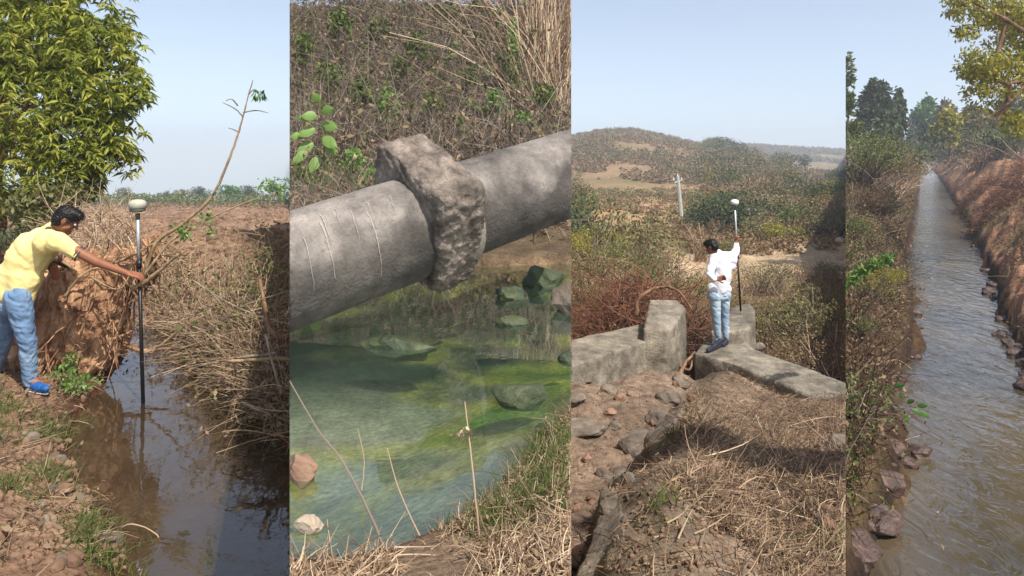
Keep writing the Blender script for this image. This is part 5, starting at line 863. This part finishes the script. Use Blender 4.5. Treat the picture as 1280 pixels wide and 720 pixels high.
# ---- near ground: rocks, slabs and dead litter
G3 = 'rocks along the broken ridge and the left ditch'
def gy(py, px=None):                                   # depth at which the ground of place 3 is seen at height py
    lo, hi = 2.5, 12.0
    for _ in range(30):
        m = (lo+hi)/2; y = HZ-F*zat(px, m, 3)/m
        if y > py: lo = m
        else: hi = m
    return lo
for i, (px, py, r, asp, m, lb) in enumerate(((722, 478, 17, (1.2, .9, .8), 'rock_grey', 'rounded rock at the left edge just below the canal wall'), (742, 482, 15, (1.2, .9, .7), 'rock_brown', 'brown rock second from the left below the canal wall'), (762, 492, 11, (1, .9, .8), 'rock_grey', 'grey rock in the middle below the canal wall'), (718, 502, 14, (1., .9, .6), 'rock_grey', 'flat grey rock at the left edge below the rounded rock'), (728, 540, 24, (1.2, 1, .45), 'rock_grey', 'wide flat grey rock on the left side of the ditch'), (764, 518, 9, (1, .9, .8), 'rock_brown', 'small brown stone in the upper part of the ditch'), (776, 500, 8, (1, .9, .9), 'rock_brown', 'small stone near the foot of the canal wall'), (768, 535, 7, (1, 1, .9), 'rock_grey', 'little dark stone on the left slope of the ditch'),
    (852, 482, 15, (1.1, 1.2, .8), 'rock_grey', 'grey rock at the top of the broken ridge'), (838, 502, 14, (1.2, 1.2, .7), 'rock_grey', 'grey rock second from the top of the broken ridge'), (824, 525, 16, (1.2, 1.3, .6), 'rock_grey', 'long grey rock in the middle of the broken ridge'), (806, 566, 30, (1.0, 2.0, .5), 'rock_grey', 'large slanting slab on the edge of the ditch'), (784, 608, 24, (1.1, 1.6, .5), 'rock_grey', 'slab below the large slanting slab on the ridge'), (768, 650, 20, (1.4, 1.3, .5), 'rock_grey', 'broad slab near the lower left on the ridge'), (742, 700, 26, (1.5, 1.2, .45), 'rock_brown', 'broad brown slab at the bottom left corner'), (1050, 560, 14, (1, 1, .9), 'rock_grey', 'grey stone at the right edge of the litter slope'), (1003, 665, 8, (1, 1, 1), 'soil_clod', 'reddish rounded stone among the litter at the lower right'), (998, 572, 8, (1.2, 1, .9), 'rock_brown', 'brown stone in the shade of the litter slope'), (866, 502, 8, (1, 1, .9), 'rock_brown', 'brown lump on the slope right of the ridge'), (920, 560, 6, (1, 1, 1), 'rock_grey', 'little grey stone in the middle of the litter slope'), (752, 594, 8, (1, 1, .8), 'rock_grey', 'grey stone low in the ditch'), (734, 575, 6, (1, 1, .9), 'rock_brown', 'small reddish stone on the bare ground left of the ditch'))):
    Y = gy(py, px); rk(px, py, r, 3, m, lb, 200+i, 4 if r > 12 else 3, asp, Y=Y, sink=.35, group=G3, rough=.3)
prism('slab', [(760, 3.7, zat(775, 3.9, 3)+.06), (782, 4.6, zat(790, 4.7, 3)+.1), (806, 5.6, zat(815, 5.7, 3)+.12), (836, 7.4, zat(842, 7.4, 3)+.1), (850, 7.6, zat(850, 7.6, 3)+.03), (858, 6.6, zat(856, 6.6, 3)+.02), (838, 5.3, zat(838, 5.3, 3)+.03), (818, 4.3, zat(818, 4.3, 3)+.03), (800, 3.6, zat(800, 3.6, 3)+.02)], -3.6, 'rock_grey', 44, 'large diagonal rock slab forming the edge above the ditch', 'rock', voxel=.03, amp=.05, s=.5).name = 'rock_slab'
prism('slab', [(700, 2.5, zat(730, 2.7, 3)+.05), (735, 3.05, zat(745, 3.1, 3)+.08), (752, 3.4, zat(760, 3.4, 3)+.07), (775, 3.3, zat(778, 3.3, 3)+.03), (790, 2.8, zat(790, 2.8, 3)+.02), (780, 2.4, zat(780, 2.4, 3)+.02)], -2.6, 'rock_grey', 48, 'grey rock slab in the lower left corner below the large diagonal slab', 'rock', voxel=.025, amp=.04, s=.4).name = 'rock_slab'
for i in range(60):
    px = rng.uniform(716, 1050); Y = math.exp(rng.uniform(math.log(3), math.log(10.5)))
    if px > 820 and rng.random() < .6: continue
    s_ = rng.uniform(.015, .05); v, f = rockv(gpt(px, Y, 3, s_*.3), s_*rng.uniform(.7, 1.4, 3), 2, .2, 300+i); mb = MB(); mb.add(v, f); put('stone', mb.mesh('stone', ['rock_brown', 'rock_grey', 'soil_clod'][i % 3]), label='small loose stone on the dry slope before the canal walls', cat='stone', group='small stones on the dry slope')
def xe3(px, Y): return (px-640)/F*Y > np.interp(Y, [e[0] for e in EDGE3], [(e[1]-640)/F*e[0] for e in EDGE3])
def mnd(b, px, Y): return (px-640)/F*Y-.42 > np.interp(Y, [e[0] for e in EDGE3], [(e[1]-640)/F*e[0] for e in EDGE3])+.3*fbm(b[:, 0], b[:, 1], .6, 3, 5)
brush('dead_litter', 24000, 3, 712, 1060, 2.3, 10.8, 'litter_brown', 'dead broken stalks and litter covering the slope before the walls', 'litter', (.03, .16), .0026, .02, .3, .5, lambda b, px, Y: mnd(b, px, Y) | (rng.random(len(px)) < .07), k=4, leafs=(9000, .022, 'leaf_dead'))
brush('straw_litter', 7500, 3, 735, 1060, 2.3, 10.2, 'straw', 'pale straw stalks strewn over the slope before the walls', 'straw', (.03, .15), .0013, .02, .3, .5, lambda b, px, Y: mnd(b, px, Y) & (fbm(b[:, 0], b[:, 1], .7, 3, 71) > -.35), k=4)
brush('dead_sticks', 90, 3, 830, 1060, 3.4, 9, 'twig_dry', 'longer bare sticks lying across the litter slope', 'sticks', (.2, .5), .0035, .04, .25, .3, mnd)
tufts('green_sprigs', [(846, 4.9), (850, 4.8), (840, 5.0), (1020, 3.1), (1028, 3.15), (1036, 3.05), (830, 2.95)], 3, 'leaf_scrub_green', 'small green sprigs growing through the litter', .1, 26)
mb = MB(); v1, f1 = ICO[1]
for i in range(2600):
    px = rng.uniform(714, 1057); Y = math.exp(rng.uniform(math.log(2.3), math.log(11))); s_ = rng.uniform(.004, .013); mb.add(v1*s_*rng.uniform(.6, 1.3, 3)+gpt(px, Y, 3, s_*.2), f1)
put('gravel', mb.mesh('gravel', 'soil_clod'), kind='stuff', label='crumbs of dry reddish soil on the slope', cat='gravel')
# ================================================================== place 4: canal between overgrown banks
PANEL[0] = 4
def bank(left, dmin, dmax):
    def f(b, px, Y): d, lf = shore(b[:, 0], b[:, 1], 4); return (lf == left) & (d > dmin) & (d < dmax)
    return f
brush('left_bank_weeds', 12000, 4, 1050, 1160, 6, 90, 'twig_dark', 'tangled brown weeds covering the left canal bank', 'weeds', (.15, .8), .006, .2, .9, .6, lambda b, px, Y: bank(True, .22, 9)(b, px, Y) & (rng.random(len(px)) < np.where(Y < 14, .8, 1)), leafs=(16000, .07, 'leaf_dead'))
brush('left_bank_greens', 4000, 4, 1050, 1150, 6, 40, 'twig_grey', 'green leafy weeds growing through the left canal bank', 'weeds', (.15, .6), .004, .25, 1.2, .4, lambda b, px, Y: bank(True, .3, 9)(b, px, Y) & (fbm(b[:, 0], b[:, 1], 1.1, 3, 33) > .05), leafs=(15000, .06, 'leaf_scrub_green'))
brush('right_bank_litter', 13000, 4, 1160, 1330, 9, 90, 'litter_brown', 'reddish dry litter and stalks covering the right canal bank', 'litter', (.08, .4), .005, .04, .35, .6, bank(False, .5, 14), leafs=(14000, .07, 'leaf_dead'))
brush('right_bank_weeds', 3500, 4, 1165, 1330, 9, 70, 'twig_dry', 'pale green brown weeds on the slope of the right bank', 'weeds', (.1, .5), .005, .1, 1., .4, lambda b, px, Y: bank(False, .3, 3.)(b, px, Y) & (fbm(b[:, 0], b[:, 1], 2.2, 3, 35) > .0), leafs=(6000, .06, 'leaf_scrub'))
# dark wet rocks along both waterlines
Gr = 'dark wet rocks along the left waterline'
for i, (px, py, r, lb) in enumerate(((1103, 440, 11, 'dark rock topmost in the row at the left waterline'), (1110, 475, 11, 'dark rock second from the top of the left row'), (1100, 515, 13, 'dark reddish rock beside the broad leaved sprig'), (1104, 560, 14, 'long dark rock in the middle of the left row'), (1104, 603, 17, 'big reddish brown rock low in the left row'), (1090, 650, 19, 'biggest flat brown rock in the left row'), (1072, 690, 20, 'brown rock at the bottom of the left row'), (1080, 620, 15, 'reddish rock behind the biggest flat rock'))):
    zz = WZ[4]+.12; Y = zz*F/(HZ-py); rr = r/F*Y*1.55; v, f = rockv(((px-640)/F*Y, Y, zz), (rr*1.2, rr*1.1, rr*.75), 4, .3, 400+i); mb = MB(); mb.add(v, f); put('rock', mb.mesh('rock', 'rock_wet'), label=lb, cat='rock', group=Gr)
Gq = 'stones along the right waterline of the canal'; A4, B4 = SH[4]
for i in range(42):
    t = rng.random()**1.3*7+2; k = int(t); p = B4[k]*(1-(t-k))+B4[k+1]*(t-k) if i % 3 else A4[k+4]*(1-(t-k))+A4[k+5]*(t-k); r = rng.uniform(.06, .2); px = p[0]/p[1]*F+640
    if px < 1065: continue
    v, f = rockv((p[0]+rng.normal()*.12, p[1], WZ[4]+.02), (r*1.2, r, r*.7), 3, .3, 450+i); mb = MB(); mb.add(v, f); put('rock', mb.mesh('rock', 'rock_wet'), label='small dark stone at the %s waterline of the canal' % ('right' if i % 3 else 'left'), cat='rock', group=Gq if i % 3 else 'small stones along the left waterline of the canal')
# shrubs on the banks
Gb = 'shrubs lining the canal banks'
for i, (k, px, Y, s, up, lb) in enumerate((('green', 1066, 34, 2.4, 0, 'green shrub at the left edge above the canal bank'), ('olive', 1085, 38, 2.3, 0, 'olive shrub second from the left above the bank'), ('dry', 1102, 36, 2.0, 0, 'tall brown shrub left of the water on the bank top'), ('olive', 1112, 44, 2.4, 0, 'grey olive shrub behind the tall brown one'), ('olive', 1124, 52, 2.2, 0, 'olive shrub close to the water on the left bank'), ('dark', 1133, 70, 2.8, 0, 'dark shrub near the far end of the left bank'), ('dark', 1140, 95, 3.0, 0, 'darkest shrub hanging over the far left waterline'), ('dry', 1070, 26, 1.4, 0, 'brown shrub low on the left bank slope'), ('olive', 1090, 27, 1.3, 0, 'olive shrub low on the left slope near the middle'), ('dry', 1078, 21, 1.0, 0, 'small dry shrub on the left slope'), ('green', 1064, 18, .9, 0, 'small green shrub at the left panel edge'), ('olive', 1110, 32, 1.2, 0, 'small olive shrub above the left waterline'), ('lime', 1082, 14, .55, 0, 'little yellow green plant low on the left slope'), ('green', 1072, 11.5, .5, 0, 'little green plant at the lower left slope'), ('dark', 1060, 48, 3.0, 0, 'dark shrub behind the green one at the left edge'), ('dark', 1080, 55, 3.2, 0, 'dark shrub beneath the tall dark tree'), ('dark', 1100, 60, 3.2, 0, 'dark shrub right of the foot of the tall dark tree'), ('olive', 1122, 80, 3, 0, 'olive grey shrub beyond the tall dark tree'), ('dry', 1184, 150, 3.4, 0, 'round brown shrub at the right far bend of the canal'), ('dark', 1176, 190, 3.6, 0, 'dark shrub behind the round brown shrub'), ('olive', 1202, 100, 2.8, 0, 'olive shrub right of the round brown shrub'), ('dry', 1214, 70, 2.0, 0, 'brown shrub on the right bank behind the brush piles'), ('dry', 1228, 62, 1.9, 0, 'second brown shrub behind the brush piles'), ('green', 1242, 62, 2.6, 0, 'bright green shrub under the yellow tree'), ('dark', 1258, 60, 2.8, 0, 'dark green shrub under the yellow tree'), ('green', 1275, 58, 2.8, 0, 'green shrub at the far right edge'), ('olive', 1230, 72, 3.0, 0, 'olive shrub behind the bright green shrub'))):
    shrub(k, px, Y, 4, s, lb, Gb, 'shrub', Y < 40)
# trees
Gt = 'trees standing along the far canal'
def t4(px, t, b, wd, Y, m, lb, n, **k): k.setdefault('lumps', 12); return fartree(px, t, b, wd, Y, m, lb, Gt, 4, n=int(n*1.5), zbase=(HZ-b-6)/F*Y, zlo=.1, **k)
t4(1096, 96, 190, 66, 72, 'leaf_dark', 'tall dark rounded tree on the left side of the canal', 6500, name='dark_tree', L=.5, lumps=9)
t4(1124, 104, 196, 20, 74, 'leaf_dark', 'narrow creeper hung tree at the right of the dark tree', 1600, name='creeper_tree', L=.45, droop=1.2)
t4(1060, 66, 190, 34, 46, 'leaf_scrub_green', 'pale green tree cut by the left edge of the canal view', 2200, name='edge_tree', L=.3, gap=-.05)
t4(1160, 118, 196, 44, 125, 'leaf_green', 'hazy grey green tree far away at the end of the canal', 3200, name='hazy_tree', L=.8)
t4(1182, 124, 196, 40, 118, 'leaf_scrub', 'hazy brownish tree right of the canal end', 2600, name='hazy_tree', L=.8)
t4(1140, 142, 196, 14, 150, 'leaf_scrub_green', 'small far tree left of the canal end', 900, name='hazy_tree', L=.8)
t4(1186, 132, 192, 38, 66, 'leaf_yellow', 'small yellow green tree on the right bank near the bend', 2000, name='small_tree', L=.38, gap=-.1)
t4(1214, 128, 192, 42, 84, 'leaf_scrub', 'dull brownish tree between the small yellow tree and the big one', 2400, name='dull_tree', L=.5)
t4(1262, 110, 192, 60, 88, 'leaf_dark', 'dark tree partly hidden behind the big yellow leaved tree', 4200, name='back_tree', L=.55)
t4(1300, 60, 192, 80, 95, 'leaf_dark', 'dark tree behind the trunk side of the big yellow leaved tree', 4200, name='back_tree', L=.6)
for i in range(14):                                   # closing the view beyond the frame's edge
    px = 1340+i*75+rng.uniform(-20, 20); t4(px, 90+rng.uniform(-20, 30), 194, 110, 90+i % 3*10, ['leaf_dark', 'leaf_scrub_green', 'leaf_scrub'][i % 3], 'tree on the right bank beyond the frame', 700, name='bank_tree', L=.8) if 0 else None
yt = root('yellow_tree', gpt(1330, 24, 4), 'big tree with yellowing leaves reaching in from the upper right', 'tree')
mb = MB(); limb(mb, [W(1332, 205, 24), W(1326, 150, 24), W(1318, 90, 24), W(1310, 20, 24), W(1300, -80, 24)], .3, .12, 0, 10, 5, .1); put('trunk', mb.mesh('trunk', 'bark', True), yt)
for l in ([(1322, 120, 24), (1290, 100, 23.5), (1262, 104, 23), (1236, 100, 23)], [(1248, 100, 23), (1246, 70, 23), (1256, 30, 23), (1250, -10, 23)], [(1318, 90, 24), (1280, 40, 23), (1230, 10, 23), (1195, -8, 23)], [(1316, 60, 24), (1270, 120, 23), (1230, 150, 23)], [(1262, 104, 23), (1258, 130, 23), (1240, 160, 23)]):
    mb = MB(); limb(mb, px3(l), .09, .025, 0, 6, 5, .15); put('limb', mb.mesh('limb', 'bark', True), yt)
bl = mpx([(1280, 30, 24, 62, 1.6, 40), (1240, 12, 23.5, 40, 1.2, 22), (1210, -2, 23, 26, .9, 12), (1195, 14, 23, 10, .5, 6), (1262, 90, 23.5, 46, 1.3, 34), (1228, 84, 23, 24, .9, 20), (1212, 70, 23, 14, .6, 12), (1222, 120, 23, 20, .8, 20), (1250, 132, 23, 30, 1., 26), (1275, 150, 23, 20, .9, 22), (1212, 142, 23, 10, .6, 10), (1320, 60, 24, 60, 2, 70), (1206, 40, 23, 12, .5, 8), (1205, 86, 23, 8, .4, 8)])
c = blobs(bl, 9500, .1, -.02, .45); mb = MB(); d = rng.normal(size=(len(c)*3, 3)); d[:, 2] -= .5; cc = np.repeat(c, 3, 0)+rng.normal(size=(len(c)*3, 3))*.06; mb.add(*leaves(cc, rng.uniform(.09, .2, len(cc)), .45, .3, d)); put('crown', mb.mesh('crown', 'leaf_yellow'), yt)
t4(1148, 132, 194, 26, 210, 'leaf_scrub_green', 'far hazy tree right beside the vanishing canal', 1800, name='hazy_tree', L=1.1)
t4(1200, 146, 194, 40, 140, 'leaf_green', 'low hazy green tree between the round shrub and the yellow one', 2400, name='hazy_tree', L=.8)
t4(1230, 134, 194, 46, 112, 'leaf_scrub_green', 'hazy green tree under the left edge of the yellow crown', 2600, name='hazy_tree', L=.7)
t4(1110, 150, 194, 40, 100, 'leaf_dark', 'low dark tree filling in below the tall dark one', 2600, name='dark_tree', L=.5)
# unseen tree limb, added outside the frame to throw shade on the litter slope
ot = root('shade_limb', (6.2, 1.6, -4.0), 'unseen leafy limb added beyond the right side to shade the litter slope', 'tree')
mb = MB(); limb(mb, [(6.2, 1.6, -4.2), (6.1, 1.6, -1), (5.4, 1.9, 1.1), (4.4, 2.4, 1.9), (3.4, 2.5, 2.0)], .12, .03, 0, 8, 5, .1); put('trunk', mb.mesh('trunk', 'bark'), ot)
c = blobs([(3.5, 2.5, 2.0, .75, .34, .3), (4.3, 2.6, 1.9, .7, .4, .3), (2.95, 2.4, 1.95, .36, .24, .25)], 9000, .0); mb = MB(); mb.add(*leaves(c, rng.uniform(.08, .2, len(c)), .55, .2)); put('crown', mb.mesh('crown', 'leaf_dark'), ot)
# brush piles on the right bank
for cx_, Y0, rx, ry, h, lb in ((1250, 33, 1.5, 1.2, .5, 'heap of cut reddish brush on top of the right bank'), (1285, 38, 2.2, 1.5, .6, 'second heap of reddish brush at the right edge'), (1222, 46, 1.4, 1.6, .7, 'low grey brown brush heap near the bend')):
    dome('brush_heap', cx_, Y0, rx, ry, h, 900, 'twig_red', lb, (.3, .9), .009, 4, (1800, .08, 'leaf_dead'))
# green fern like branch and broad leaved sprig over the near left water
fb = root('green_branch', W(1058, 350, 9), 'bright green feathery branch reaching in at the left edge of the canal view', 'branch')
mb = MB(); P = limb(mb, px3([(1050, 362, 9), (1066, 348, 9), (1085, 334, 9), (1112, 322, 9)]), .008, .003, 0, 5, 8); put('stem', mb.mesh('stem', 'leaf_bright'), fb)
e = P[rng.choice(len(P), 420)]+rng.normal(size=(420, 3))*.02; d = rng.normal(size=(420, 3)); mb = MB(); mb.add(*leaves(e, rng.uniform(.05, .12, 420), .35, .1, d)); put('leaflets', mb.mesh('leaflets', 'leaf_bright'), fb, kind='stuff')
sg = root('broad_leaved_sprig', W(1112, 520, 10), 'sprig with broad dark green leaves hanging over the left waterline', 'plant')
mb = MB(); limb(mb, px3([(1100, 515, 10.2), (1122, 510, 10.1), (1150, 512, 10)]), .012, .005, 0, 6, 6); put('stem', mb.mesh('stem', 'twig_grey'), sg)
for i, (px, py, dx, dz) in enumerate(((1127, 498, -.2, 1), (1134, 505, .6, .7), (1140, 512, .9, -.3), (1147, 508, .9, .4), (1150, 514, .9, -.4), (1130, 516, .4, -.9), (1118, 484, .7, .5), (1112, 488, -.6, .5), (1110, 508, -.7, .5))):
    c = W(px, py, 10.0); d = unit(np.array([dx, -.3, dz])); s_ = unit(np.cross(d, [.2, -1, .3])); nn = np.cross(d, s_); V = []; K = 6; l = .13
    for k in range(K): t = k/(K-1); wdt = l*.3*math.sin(math.pi*min(1, t*.93+.05))**.7; pz = c+d*l*t+np.array([0, 0, -l*.2*t*t]); V += [pz-s_*wdt+nn*.01, pz, pz+s_*wdt+nn*.01]
    I = np.arange(K*3).reshape(K, 3); q = np.concatenate([np.stack([I[:-1, j], I[:-1, j+1], I[1:, j+1], I[1:, j]], -1) for j in (0, 1)]); mb = MB(); mb.add(np.array(V), q); put('leaf', mb.mesh('leaf', 'leaf_green', True), sg)
for pts, r0, lb in (([(1058, 680, 7.6), (1066, 640, 7.8), (1060, 600, 8)], .01, 'pale dry stalk standing at the bottom left of the canal view'), ([(1098, 455, 12), (1122, 450, 12), (1140, 462, 12)], .014, 'bare twig dipping into the water at the left bank'), ([(1120, 560, 9.6), (1136, 548, 9.6), (1150, 545, 9.6)], .012, 'short snag poking from the canal near the left rocks'), ([(1172, 640, 8), (1178, 652, 8), (1182, 662, 8)], .012, 'small snag sticking out in mid stream')):
    mb = MB(); limb(mb, px3(pts), r0, r0*.4, 0, 6, 5, .2); put('dry_twig', mb.mesh('dry_twig', 'twig_dry'), label=lb, cat='twig', group='twigs and snags at the canal edge')
# ------------------------------------------------------------------ air: thin even haze round everything
PANEL[0] = None
hm = bpy.data.materials.new('haze'); hm.use_nodes = True; N = hm.node_tree.nodes; N.remove(N['Principled BSDF']); vs = N.new('ShaderNodeVolumePrincipled'); vs.inputs['Color'].default_value = (.86, .9, 1, 1); vs.inputs['Density'].default_value = .0012; vs.inputs['Anisotropy'].default_value = .2
hm.node_tree.links.new(vs.outputs[0], N['Material Output'].inputs['Volume']); MATS['haze'] = hm
mb = MB(); mb.add(*boxm((0, 360, -18), (2800, 860, 76))); put('haze', mb.mesh('haze', 'haze'), kind='stuff', label='thin pale haze hanging over the whole landscape', cat='haze')
# ------------------------------------------------------------------ cut what would stick into the neighbouring place
def clip_all():
    bpy.context.view_layer.update()
    for o, p in CLIP:
        if o.type != 'MESH' or p is None: continue
        lo, hi = BOUNDS[p]; me = o.data; n = len(me.vertices); a = np.empty(n*3, np.float32); me.vertices.foreach_get('co', a); a = a.reshape(-1, 3)
        M = np.array(o.matrix_world); wv = a@M[:3, :3].T+M[:3, 3]; px = wv[:, 0]/np.maximum(wv[:, 1], .01)*F+640
        if px.min() >= lo and px.max() <= hi: continue
        if px.min() > hi or px.max() < lo:
            print('OUTSIDE', o.name); continue
        me = me.copy(); o.data = me; bm = bmesh.new(); bm.from_mesh(me); inv = o.matrix_world.inverted()
        for lim, sgn in ((lo, -1), (hi, 1)):
            if abs(lim) > 5000: continue
            if sgn < 0 and px.min() >= lim or sgn > 0 and px.max() <= lim: continue
            u = (lim-sgn*.05-640)/F; nw = Vector((1, -u, 0)).normalized()*sgn        # plane through the camera's upright axis
            co = inv@Vector((0, 0, 0)); no = (o.matrix_world.to_3x3().transposed()@nw).normalized()
            r = bmesh.ops.bisect_plane(bm, geom=bm.verts[:]+bm.edges[:]+bm.faces[:], plane_co=co, plane_no=no, clear_outer=True)
            if o.name.split('.')[0] in CAPS:
                ed = [e for e in r['geom_cut'] if isinstance(e, bmesh.types.BMEdge)]
                try: bmesh.ops.contextual_create(bm, geom=ed)
                except Exception: pass
        bm.to_mesh(me); bm.free()
clip_all()
for o in [o for o in bpy.data.objects if o.type == 'MESH' and len(o.data.polygons) == 0 and not o.children]: bpy.data.objects.remove(o)
